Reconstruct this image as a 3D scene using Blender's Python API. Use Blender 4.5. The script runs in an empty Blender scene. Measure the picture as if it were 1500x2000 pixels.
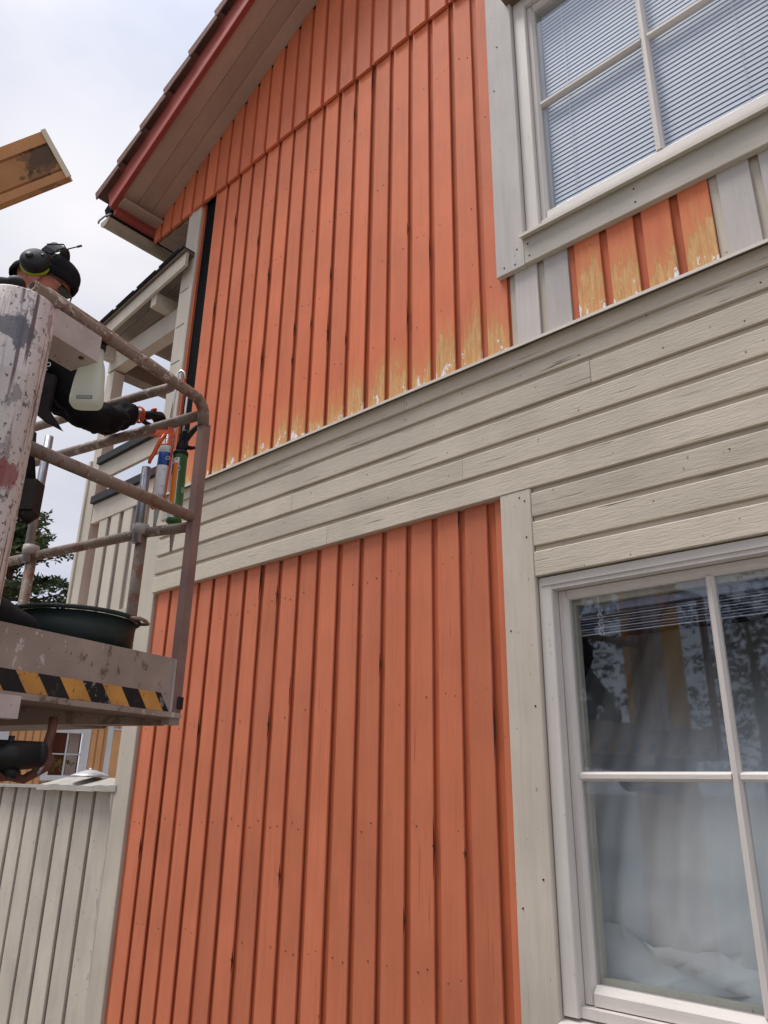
import bpy, bmesh, math, random
from mathutils import Vector, Matrix, Euler
random.seed(7)
scene = bpy.context.scene
C = scene.collection
R = math.radians

# ------------------------------------------------------------------ camera, sky, sun, exposure
cam_d = bpy.data.cameras.new('camera'); cam = bpy.data.objects.new('camera', cam_d); C.objects.link(cam)
cam.location = (0, -2.6, 1.6)
yaw, pitch, roll = R(42.4005), R(20.1773), R(0.9379)
fw = Vector((-math.sin(yaw)*math.cos(pitch), math.cos(yaw)*math.cos(pitch), math.sin(pitch)))
rt = Vector((math.cos(yaw), math.sin(yaw), 0)); up = rt.cross(fw)
r2 = rt*math.cos(roll)+up*math.sin(roll); u2 = -rt*math.sin(roll)+up*math.cos(roll)
cam.rotation_euler = Matrix((r2, u2, -fw)).transposed().to_euler()
cam_d.sensor_fit = 'HORIZONTAL'; cam_d.sensor_width = 36; cam_d.lens = 36*1461.8/1500
cam_d.clip_start = .05; cam_d.clip_end = 2000
scene.camera = cam

SUN_EL, SUN_AZ = R(66), R(222)          # soft light through cloud, from in front of the wall
world = bpy.data.worlds.new('World'); scene.world = world; world.use_nodes = True
wn = world.node_tree; wn.nodes.clear()
def wadd(t, **k):
    n = wn.nodes.new(t)
    for a, b in k.items(): setattr(n, a, b)
    return n
sky = wadd('ShaderNodeTexSky', sky_type='NISHITA', sun_disc=False, sun_elevation=SUN_EL, sun_rotation=SUN_AZ)
bg1 = wadd('ShaderNodeBackground'); bg1.inputs[1].default_value = .08
wn.links.new(sky.outputs[0], bg1.inputs[0])
tc = wadd('ShaderNodeTexCoord'); sep = wadd('ShaderNodeSeparateXYZ'); wn.links.new(tc.outputs['Generated'], sep.inputs[0])
grad = wadd('ShaderNodeMapRange'); sq = wadd('ShaderNodeMath', operation='POWER', use_clamp=True); sq.inputs[1].default_value = 9; wn.links.new(sep.outputs[2], sq.inputs[0]); wn.links.new(sq.outputs[0], grad.inputs[0])
grad.inputs[1].default_value = 0; grad.inputs[2].default_value = 1; grad.inputs[3].default_value = .465; grad.inputs[4].default_value = 2.0
mp = wadd('ShaderNodeMapping'); mp.inputs['Scale'].default_value = (1.6, 1.6, 3.2); wn.links.new(tc.outputs['Generated'], mp.inputs[0])
cn = wadd('ShaderNodeTexNoise'); cn.inputs['Scale'].default_value = 1.5; cn.inputs['Detail'].default_value = 5; cn.inputs['Roughness'].default_value = .5
wn.links.new(mp.outputs[0], cn.inputs[0])
cr = wadd('ShaderNodeValToRGB'); wn.links.new(cn.outputs[0], cr.inputs[0])
cr.color_ramp.elements[0].position = .42; cr.color_ramp.elements[0].color = (.74, .79, .95, 1)
cr.color_ramp.elements[1].position = .62; cr.color_ramp.elements[1].color = (.98, .98, 1.06, 1)
gd = wadd('ShaderNodeVectorMath', operation='DOT_PRODUCT'); wn.links.new(tc.outputs['Generated'], gd.inputs[0]); gd.inputs[1].default_value = (-.74, .26, .62)   # brighter cloud in front of the hidden sun
gp_ = wadd('ShaderNodeMath', operation='POWER', use_clamp=True); gp_.inputs[1].default_value = 80; wn.links.new(gd.outputs['Value'], gp_.inputs[0])
gm = wadd('ShaderNodeMix', data_type='RGBA', blend_type='ADD'); wn.links.new(gp_.outputs[0], gm.inputs[0]); wn.links.new(cr.outputs[0], gm.inputs[6]); gm.inputs[7].default_value = (.56, .47, .34, 1)
bg2 = wadd('ShaderNodeBackground'); wn.links.new(gm.outputs[2], bg2.inputs[0]); wn.links.new(grad.outputs[0], bg2.inputs[1])
mx = wadd('ShaderNodeMixShader'); mx.inputs[0].default_value = .88
wn.links.new(bg1.outputs[0], mx.inputs[1]); wn.links.new(bg2.outputs[0], mx.inputs[2])
wo = wadd('ShaderNodeOutputWorld'); wn.links.new(mx.outputs[0], wo.inputs[0])

sun_d = bpy.data.lights.new('sun', 'SUN'); sun = bpy.data.objects.new('sun', sun_d); C.objects.link(sun)
sun_d.energy = 1.5; sun_d.angle = R(26); sun_d.color = (1, .96, .9)
sd = Vector((math.sin(SUN_AZ)*math.cos(SUN_EL), math.cos(SUN_AZ)*math.cos(SUN_EL), math.sin(SUN_EL)))
sun.rotation_euler = sd.to_track_quat('Z', 'Y').to_euler(); sun.location = (0, -6, 12)
scene.view_settings.view_transform = 'Standard'; scene.view_settings.look = 'None'
scene.view_settings.exposure = .74; scene.view_settings.gamma = 1

# ------------------------------------------------------------------ materials
class G:
    def __init__(s, name, rough=.6, spec=.35, metal=0):
        s.m = bpy.data.materials.new(name); s.m.use_nodes = True; s.t = s.m.node_tree
        s.b = s.t.nodes['Principled BSDF']; s.b.inputs['Roughness'].default_value = rough
        s.b.inputs['Specular IOR Level'].default_value = spec; s.b.inputs['Metallic'].default_value = metal
        s.pos = s.n('ShaderNodeNewGeometry').outputs['Position']
        s.rnd = s.n('ShaderNodeObjectInfo').outputs['Random']
    def n(s, t, **k):
        x = s.t.nodes.new(t)
        for a, b in k.items(): setattr(x, a, b)
        return x
    def put(s, sock, v):
        if hasattr(v, 'is_output'): s.t.links.new(v, sock)
        elif v is not None: sock.default_value = v
    def math(s, op, a, b=None, clamp=False):
        x = s.n('ShaderNodeMath', operation=op, use_clamp=clamp); s.put(x.inputs[0], a)
        if b is not None: s.put(x.inputs[1], b)
        return x.outputs[0]
    def noise(s, sc=(1, 1, 1), scale=1, detail=3, rough=.55, rnd=True, dist=0):
        m = s.n('ShaderNodeMapping'); m.inputs['Scale'].default_value = sc; s.put(m.inputs[0], s.pos)
        if rnd:
            v = s.n('ShaderNodeCombineXYZ'); r = s.math('MULTIPLY', s.rnd, 61.0); s.put(v.inputs[0], r); s.put(v.inputs[2], r)
            s.put(m.inputs['Location'], v.outputs[0])
        x = s.n('ShaderNodeTexNoise'); s.put(x.inputs[0], m.outputs[0]); x.inputs['Scale'].default_value = scale
        x.inputs['Detail'].default_value = detail; x.inputs['Roughness'].default_value = rough; x.inputs['Distortion'].default_value = dist
        return x.outputs[0]
    def rng(s, v, a, b, c=0., d=1.):
        x = s.n('ShaderNodeMapRange', clamp=True); s.put(x.inputs[0], v)
        for i, q in enumerate((a, b, c, d)): s.put(x.inputs[i+1], q)
        return x.outputs[0]
    def mix(s, f, a, b, mode='MIX'):
        x = s.n('ShaderNodeMix', data_type='RGBA', blend_type=mode); s.put(x.inputs[0], f)
        def c4(q): return q if hasattr(q, 'is_output') else (*q[:3], 1)
        s.put(x.inputs[6], c4(a)); s.put(x.inputs[7], c4(b)); return x.outputs[2]
    def val(s, col, v):
        x = s.n('ShaderNodeHueSaturation'); s.put(x.inputs['Value'], v); s.put(x.inputs['Color'], col if hasattr(col, 'is_output') else (*col, 1)); return x.outputs[0]
    def col(s, c): s.put(s.b.inputs['Base Color'], c if hasattr(c, 'is_output') else (*c, 1)); return s
    def bump(s, h, strength=.3, dist=.002):
        x = s.n('ShaderNodeBump'); x.inputs['Strength'].default_value = strength; x.inputs['Distance'].default_value = dist
        s.put(x.inputs['Height'], h); s.put(s.b.inputs['Normal'], x.outputs[0]); return s
    def xyz(s):
        x = s.n('ShaderNodeSeparateXYZ'); s.put(x.inputs[0], s.pos); return x.outputs

def wood_paint(name, colr, grain='z', cracks=0., specks=.5, peel=False, rough=.62, bump=.35, var=.10, dirt=0., dirtcol=(.12, .1, .08), edge=None):
    g = G(name, rough, .2)
    sc = {'z': (110, 110, 5), 'x': (14, 120, 120), 'y': (110, 5, 110)}[grain]
    sc2 = {'z': (34, 34, 1.3), 'x': (1.3, 34, 34), 'y': (34, 1.3, 34)}[grain]
    fine = g.noise(sc, 1, 4, .6, dist=.6); grit = g.noise((1, 1, 1), 230, 3, .6); broad = g.noise((1, 1, 1), 2.4, 3, .5); st = g.noise(sc2, 1, 3, .6)
    c = g.val(colr, g.math('ADD', g.rng(broad, .3, .7, 1-var, 1+var), g.rng(g.rnd, 0, 1, -.10, .10)))
    c = g.mix(g.rng(st, .45, .75, 0, .22), c, tuple(q*.72 for q in colr))
    wash = g.noise({'z': (9, 9, .8), 'x': (.8, 9, 9), 'y': (9, .8, 9)}[grain], 1, 4, .65)
    c = g.mix(g.rng(wash, .46, .70, 0, .30), c, tuple(min(.8, q*1.12+.035) for q in colr)); c = g.mix(g.rng(wash, .28, .42, .22, 0), c, tuple(q*.66 for q in colr))
    h = g.math('ADD', g.math('MULTIPLY', fine, 1.5), g.math('MULTIPLY', grit, .6))
    c = g.mix(g.rng(fine, .50, .70, 0, .20), c, tuple(q*.62 for q in colr))
    if cracks:
        ck = g.noise({'z': (75, 75, 2.2), 'x': (2.2, 75, 75), 'y': (75, 2.2, 75)}[grain], 1, 3, .55, dist=.3)
        patch = g.noise((1, 1, 1), 3.3, 2, .5)
        k = g.math('MULTIPLY', g.rng(ck, .645, .70), g.rng(patch, .47, .66)); k = g.math('MULTIPLY', k, cracks)
        c = g.mix(g.math('MULTIPLY', k, .8), c, tuple(q*.25 for q in colr)); h = g.math('SUBTRACT', h, g.math('MULTIPLY', k, 2.0))
    if specks:
        sp = g.noise((1, 1, .6), 55, 1, .4)
        c = g.mix(g.math('MULTIPLY', g.rng(sp, .765, .785), specks), c, tuple(q*.25 for q in colr))
    if dirt:
        d1 = g.noise((1, 1, .5), 5, 5, .65)
        c = g.mix(g.math('MULTIPLY', g.rng(d1, .48, .75), dirt), c, dirtcol)
    if peel:
        x, y, z = g.xyz()
        t = g.math('SUBTRACT', z, 3.49)
        hb = g.rng(x, -4.2, -1.7, .12, .24)
        n2 = g.noise((5, 5, .2), 1, 2, .5); n1 = g.noise((42, 42, 7), 1, 3, .6); n4 = g.noise((150, 150, 26), 1, 4, .7)
        lim = g.math('MULTIPLY', hb, g.rng(n2, .32, .68, .25, 1.25))
        lim = g.math('ADD', lim, g.math('MULTIPLY', g.math('SUBTRACT', n1, .5), .42)); lim = g.math('ADD', lim, g.math('MULTIPLY', g.math('SUBTRACT', n4, .5), .13))
        dd = g.math('SUBTRACT', lim, t)
        fade = g.rng(dd, -.17, .04, 0, .72); pm = g.rng(dd, -.004, .020)
        c = g.mix(fade, c, (.68, .31, .115))
        w1 = g.noise((70, 70, 7), 1, 5, .72)
        oc = g.mix(g.rng(w1, .36, .62), (.74, .45, .20), (.56, .28, .10))
        oc = g.mix(g.rng(g.noise((120, 120, 5), 1, 3, .6), .60, .68, 0, .6), oc, (.20, .10, .05))
        c = g.mix(g.math('MULTIPLY', pm, g.rng(g.noise((34, 34, 9), 1, 5, .75), .38, .50, .25, 1.0)), c, oc)
        n3 = g.noise((30, 30, 11), 1, 4, .65)
        wd = g.math('SUBTRACT', g.math('ADD', g.math('MULTIPLY', g.math('SUBTRACT', n3, .505), .85), g.math('MULTIPLY', g.math('SUBTRACT', n4, .5), .05)), t)
        wm = g.rng(wd, 0, .006)
        c = g.mix(wm, c, (.78, .79, .83))
        h = g.math('ADD', g.math('SUBTRACT', h, g.math('MULTIPLY', pm, 1.1)), g.math('MULTIPLY', wm, 1.0))
    if edge:                       # flaked paint
        e1 = g.noise((1, 1, .35), 30, 4, .7); c = g.mix(g.rng(e1, .66, .70, 0, .9), c, edge)
    g.col(c); g.bump(h, bump, .0022); return g.m

ORANGE = (.62, .184, .093); CREAM = (.58, .505, .405); GREYW = (.535, .488, .455)
M = {}
M['orange'] = wood_paint('orange_paint', ORANGE, 'z', cracks=.6, specks=.5, bump=.55)
M['orange_base'] = wood_paint('orange_base_shaded', (.57, .145, .062), 'z', cracks=.6, specks=.2, dirt=.3, dirtcol=(.16, .045, .025))  # the boards' orange, darkened to carry groove shade, plus dirt streaks
M['orange_peel'] = wood_paint('orange_peeling_paint', (.72, .196, .089), 'z', cracks=.4, specks=.7, peel=True)
M['orange_gable'] = wood_paint('orange_gable_paint', (.69, .190, .087), 'z', cracks=.3, specks=.35)
M['cream_lap'] = wood_paint('cream_lap_paint', CREAM, 'x', cracks=1.2, specks=.6, bump=.7, dirt=.12, dirtcol=(.3, .27, .2))
M['cream_trim'] = wood_paint('cream_trim_paint', (.59, .52, .43), 'z', cracks=.25, specks=.5, bump=.5)
M['white_trim'] = wood_paint('white_trim_paint', GREYW, 'z', cracks=.15, specks=.4, bump=.3)
M['white_trim_x'] = wood_paint('white_trim_paint_flat', (.545, .495, .42), 'x', cracks=.15, specks=.5, bump=.3)
M['white_win'] = wood_paint('window_white_paint', (.67, .615, .565), 'z', cracks=.2, specks=.25, bump=.2, var=.05, rough=.45)
M['white_win_x'] = wood_paint('window_white_paint_rail', (.67, .615, .565), 'x', cracks=.3, specks=.25, bump=.2, var=.05, rough=.45)
M['win_inner'] = wood_paint('window_inner_weathered', (.50, .485, .42), 'z', cracks=.6, specks=.6, bump=.4, dirt=.35)
M['fence'] = wood_paint('grey_fence_paint', (.575, .51, .43), 'z', cracks=.4, specks=.8, dirt=.28, dirtcol=(.2, .18, .15))
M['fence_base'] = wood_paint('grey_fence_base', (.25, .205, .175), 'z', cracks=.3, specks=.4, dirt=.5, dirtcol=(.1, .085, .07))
M['fence_cap'] = wood_paint('weathered_cap_wood', (.46, .43, .38), 'x', cracks=1., specks=.4, bump=.9, dirt=.55, dirtcol=(.15, .13, .11), edge=(.68, .66, .62))
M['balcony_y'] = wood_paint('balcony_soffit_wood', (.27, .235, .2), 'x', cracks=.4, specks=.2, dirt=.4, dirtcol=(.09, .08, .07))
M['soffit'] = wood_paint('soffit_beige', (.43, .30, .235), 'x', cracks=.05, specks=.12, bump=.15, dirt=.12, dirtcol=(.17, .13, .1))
M['red_barge'] = wood_paint('red_barge_paint', (.36, .075, .058), 'x', cracks=.3, specks=.4, edge=(.42, .22, .19))
M['felt_strip'] = wood_paint('brown_deck_edge', (.16, .115, .085), 'x', cracks=.4)
M['neigh'] = wood_paint('yellow_orange_paint', (.68, .36, .16), 'z', specks=0, bump=.1)
M['neigh_white'] = wood_paint('neighbour_white', (.62, .62, .61), 'z', specks=0, bump=.1)
M['plank_face'] = wood_paint('plank_underside', (.36, .19, .085), 'x', cracks=.5, specks=1., dirt=.85, dirtcol=(.075, .05, .035))
M['plank_edge'] = wood_paint('plank_edge_wood', (.60, .285, .12), 'x', cracks=.3, specks=.2)
M['plank_end'] = wood_paint('plank_end_grain', (.74, .64, .48), 'z', cracks=.2, specks=.1)

def simple(name, c, rough=.5, spec=.4, metal=0, var=.0, bump=0, bsc=90):
    g = G(name, rough, spec, metal)
    if var: g.col(g.val(c, g.rng(g.noise((1, 1, 1), 14, 4, .6), .3, .7, 1-var, 1+var)))
    else: g.col(c)
    if bump: g.bump(g.noise((1, 1, 1), bsc, 3, .6), bump, .003)
    return g.m
M['black_felt'] = simple('black_building_paper', (.006, .0065, .008), .8, .06, var=.3, bump=.8, bsc=30)
M['roof_felt'] = simple('dark_roofing_felt', (.022, .024, .026), .8, .3, var=.3, bump=.4)
M['tile'] = simple('brown_concrete_tile', (.17, .082, .064), .75, .3, var=.25, bump=.5, bsc=160)
M['dark'] = simple('dark_interior', (.02, .022, .027), .9, .1)
M['navy'] = simple('navy_room_dark', (.008, .013, .032), .9, .1)
M['splinter'] = simple('grey_torn_wood', (.12, .065, .05), .9, .1, var=.4)
M['room'] = simple('interior_wall_paint', (.42, .43, .46), .9, .1, var=.1)
M['black_plastic'] = simple('black_plastic', (.012, .012, .014), .58, .35, var=.2, bump=.1)
M['black_rail'] = simple('black_rail_cover', (.022, .021, .023), .6, .35, var=.3, bump=.3)
M['chrome'] = simple('zinc_rod', (.62, .63, .65), .28, .5, metal=1, var=.08)
M['galv'] = simple('galvanised_tube', (.34, .35, .38), .42, .5, metal=.8, var=.2, bump=.15)
M['lime'] = simple('lime_green_rubber', (.28, .42, .02), .5)
M['skin'] = simple('skin', (.50, .19, .13), .5, .35, var=.1, bump=.15, bsc=200)
M['cloth'] = simple('black_work_cloth', (.013, .013, .015), .92, .15, var=.35, bump=.6, bsc=45)
M['cloth_grey'] = simple('charcoal_cloth', (.022, .021, .022), .9, .15, var=.35, bump=.5, bsc=60)
M['knit'] = simple('black_knit', (.011, .011, .013), .9, .15, var=.3, bump=.7, bsc=240)
M['leather'] = simple('dark_pouch_leather', (.02, .014, .012), .6, .3, var=.4, bump=.4)
M['glove'] = simple('glove_black', (.014, .013, .014), .7, .3, var=.3, bump=.4)
M['glove_orange'] = simple('glove_orange_knit', (.62, .085, .012), .6, .3)
M['gun_orange'] = simple('orange_gun_paint', (.74, .10, .012), .32, .5, var=.08)
M['tube_white'] = simple('white_cartridge_print', (.74, .74, .75), .35, .5)
M['tube_blue'] = simple('blue_label_print', (.012, .06, .27), .35, .5)
M['tube_cap'] = simple('cartridge_bare_white', (.6, .6, .58), .4, .5)
M['label_orange'] = simple('orange_label_print', (.80, .23, .012), .4, .5)
M['green'] = simple('green_gun_barrel', (.03, .125, .022), .35, .5, var=.12)
M['nozzle'] = simple('translucent_nozzle', (.40, .41, .39), .4, .5)
M['print_grey'] = simple('grey_print', (.2, .22, .24), .5)
M['print_pale'] = simple('pale_green_print', (.42, .58, .38), .5)
M['white_print'] = simple('white_print', (.6, .6, .6), .6)
M['shoe_white'] = simple('shoe_stripe', (.5, .5, .52), .6)
M['tub'] = simple('black_green_rubber_tub', (.012, .024, .021), .55, .4, var=.3, bump=.15)
M['machine'] = simple('black_machinery', (.006, .006, .007), .5, .4, var=.3, bump=.2)
M['boom'] = simple('yellow_boom_paint', (.62, .31, .03), .45, .4, var=.12)
M['lens'] = simple('glasses_dark_lens', (.015, .012, .012), .1, .6)
M['bark'] = simple('pine_bark', (.10, .05, .032), .95, .1, var=.3, bump=1, bsc=20)
M['blind'] = simple('white_blind_slat', (.66, .70, .80), .4, .4)
M['cord'] = simple('blind_cord', (.75, .75, .76), .7)
M['slat_dark'] = simple('gathered_slat', (.20, .24, .34), .4, .4)
M['disc'] = simple('aged_silver_lid', (.55, .56, .58), .38, .5, metal=.55, var=.15)
M['flash'] = simple('cream_drip_flashing', (.60, .55, .47), .45, .4, var=.08)
M['cast'] = simple('brown_cast_steel', (.13, .052, .034), .6, .4, var=.3, bump=.3)
M['ground'] = simple('gravel_yard', (.20, .19, .165), .95, .1, var=.35, bump=.5, bsc=30)
g = G('curtain_cloth', .9, .1); g.col(g.val((.60, .635, .65), g.rng(g.noise((1, 1, 1), 3, 2), .3, .7, .92, 1.05))); g.bump(g.noise((1, 1, 1), 520, 2), .15, .001); M['curtain'] = g.m
# gutter: cream with rust at the joint
g = G('rust_stained_gutter', .5, .4)
c = g.mix(g.rng(g.noise((1, 1, 1), 9, 5, .65), .5, .72, 0, .55), (.42, .35, .26), (.26, .14, .075))
c = g.mix(g.rng(g.noise((1, 1, 1), 22, 4, .7), .64, .70, 0, .85), c, (.16, .055, .02)); g.col(c); M['gutter'] = g.m
# rail tube: brown paint worn to rust and drips of pale paint
def worn(name, base, pale, rust, palev=.6, rustv=.58, sc=(1, 1, 1), fs=26):
    g = G(name, .55, .4)
    a = g.noise(sc, fs, 5, .68); b = g.noise(sc, fs*.6, 5, .7); d = g.noise((1, 1, 1), 90, 2, .5); v = g.noise((1, 1, 1), 6, 3, .5)
    v2 = g.math('MULTIPLY', g.math('SUBTRACT', g.noise((1, 1, 1), 3.7, 3, .6), .5), .55); a = g.math('ADD', a, v2); b = g.math('SUBTRACT', b, g.math('MULTIPLY', v2, .6))
    c = g.val(base, g.rng(v, .3, .7, .78, 1.2))
    c = g.mix(g.rng(b, rustv, rustv+.05, 0, .85), c, rust); c = g.mix(g.rng(a, palev, palev+.03, 0, .85), c, pale)
    c = g.mix(g.rng(d, .735, .75, 0, .9), c, (.03, .025, .025)); g.col(c)
    g.bump(g.math('ADD', g.math('MULTIPLY', g.rng(a, palev, palev+.03), 1.0), g.math('MULTIPLY', b, .7)), .6, .002); return g.m
M['rail'] = worn('worn_brown_rail', (.25, .19, .15), (.56, .50, .43), (.20, .08, .04), .60, .54, (1, 1, 1), 38)
M['toe'] = worn('brown_toe_board_paint', (.33, .262, .222), (.58, .53, .48), (.13, .085, .065), .635, .60, (1, 1, .6), 40)
M['post_brown'] = worn('smooth_brown_post', (.25, .15, .125), (.50, .45, .4), (.10, .05, .035), .73, .70, (1, 1, .4), 20)
M['tray'] = worn('tray_underside', (.17, .12, .09), (.32, .28, .24), (.075, .055, .035), .70, .55, (1, 1, 1), 16)
M['bracket'] = worn('pale_bracket_paint', (.50, .43, .40), (.60, .54, .5), (.13, .10, .09), .66, .66, (1, 1, 1), 30)
M['hz_y'] = worn('hazard_yellow', (.58, .29, .07), (.60, .5, .35), (.06, .035, .02), .66, .60, (1, 1, .7), 44)
M['hz_k'] = worn('hazard_black', (.010, .010, .012), (.30, .27, .24), (.05, .04, .035), .645, .62, (1, 1, .7), 44)
# column: pale paint, vertical scratches, dark blotch and a dried red splash
g = G('scratched_pale_column', .48, .45)
s1 = g.noise((34, 34, 2.4), 1, 5, .7, False); s2 = g.noise((1, 1, .45), 19, 5, .72, False); s3 = g.noise((1, 1, .7), 75, 3, .55, False); s4 = g.noise((12, 12, .8), 1, 3, .6, False)
c = g.mix(g.rng(s4, .35, .65), (.74, .68, .64), (.55, .50, .48))
c = g.mix(g.rng(s1, .53, .62, 0, .7), c, (.21, .155, .15)); c = g.mix(g.rng(s2, .555, .58, 0, .75), c, (.235, .225, .225))
c = g.mix(g.rng(s3, .605, .635, 0, .85), c, (.09, .075, .08)); c = g.mix(g.rng(g.noise((45, 45, 1.6), 1, 2, .5, False), .61, .66, 0, .9), c, (.11, .06, .06))
def blob(px, rad, colr, nz, c, amt=.9):
    v = g.n('ShaderNodeVectorMath', operation='DISTANCE'); g.put(v.inputs[0], g.pos); v.inputs[1].default_value = px
    d = g.math('SUBTRACT', rad, v.outputs['Value']); k = g.rng(g.math('ADD', d, g.math('MULTIPLY', g.math('SUBTRACT', nz, .5), rad*2.2)), 0, rad*.12, 0, amt)
    return g.mix(k, c, colr)
c = blob((-1.90, -1.99, 2.745), .05, (.10, .10, .115), g.noise((1, 1, 1.6), 14, 3, .6, False), c)
c = blob((-1.885, -1.945, 2.335), .045, (.26, .045, .05), g.noise((1, 1, .6), 60, 4, .75, False), c, .8)
g.col(c); g.bump(g.math('ADD', s2, g.math('MULTIPLY', s1, .6)), .25, .002); M['column'] = g.m
# glass: thin pane, Fresnel reflection over clear
def glass(name, tint=(.95, .965, .97), boost=1.0):
    m = bpy.data.materials.new(name); m.use_nodes = True; t = m.node_tree; t.nodes.clear()
    o = t.nodes.new('ShaderNodeOutputMaterial'); x = t.nodes.new('ShaderNodeMixShader'); f = t.nodes.new('ShaderNodeFresnel'); f.inputs[0].default_value = 1.5
    tr = t.nodes.new('ShaderNodeBsdfTransparent'); tr.inputs[0].default_value = (*tint, 1); gl = t.nodes.new('ShaderNodeBsdfGlossy'); gl.inputs['Roughness'].default_value = .025
    gl.inputs[0].default_value = (.93, .96, 1, 1)
    gg_ = t.nodes.new('ShaderNodeNewGeometry'); ir = t.nodes.new('ShaderNodeMapRange'); ir.inputs[3].default_value = 1.5; ir.inputs[4].default_value = 1/1.5   # same reflectance from both sides of the thin pane
    t.links.new(gg_.outputs['Backfacing'], ir.inputs[0]); t.links.new(ir.outputs[0], f.inputs[0])
    ml = t.nodes.new('ShaderNodeMath'); ml.operation = 'MULTIPLY'; ml.use_clamp = True; ml.inputs[1].default_value = boost
    t.links.new(f.outputs[0], ml.inputs[0]); t.links.new(ml.outputs[0], x.inputs[0]); t.links.new(tr.outputs[0], x.inputs[1]); t.links.new(gl.outputs[0], x.inputs[2]); t.links.new(x.outputs[0], o.inputs[0])
    return m
M['glass'] = glass('window_glass', boost=2.6)     # outer and inner glazing together
def translucent(name, colr, rough=.45):
    g = G(name, rough, .4); g.col(g.val(colr, g.rng(g.noise((1, 1, 1), 12, 2), .3, .7, .93, 1.06)))
    t = g.t; o = t.nodes['Material Output']; tl = t.nodes.new('ShaderNodeBsdfTranslucent'); tl.inputs[0].default_value = (*colr, 1)
    x = t.nodes.new('ShaderNodeMixShader'); x.inputs[0].default_value = .55; t.links.new(g.b.outputs[0], x.inputs[1]); t.links.new(tl.outputs[0], x.inputs[2]); t.links.new(x.outputs[0], o.inputs[0])
    return g.m
M['bottle'] = translucent('milky_bottle', (.80, .85, .77))
def leafmat(name, a, b):
    g = G(name, .75, .2); g.col(g.mix(g.rng(g.noise((1, 1, 1), 1.6, 2, .5, False), .35, .65), a, b)); return g.m
M['needle'] = leafmat('pine_needles', (.038, .066, .028), (.085, .10, .04))
M['needle_far'] = leafmat('spruce_needles', (.018, .032, .018), (.04, .055, .025))

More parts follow.
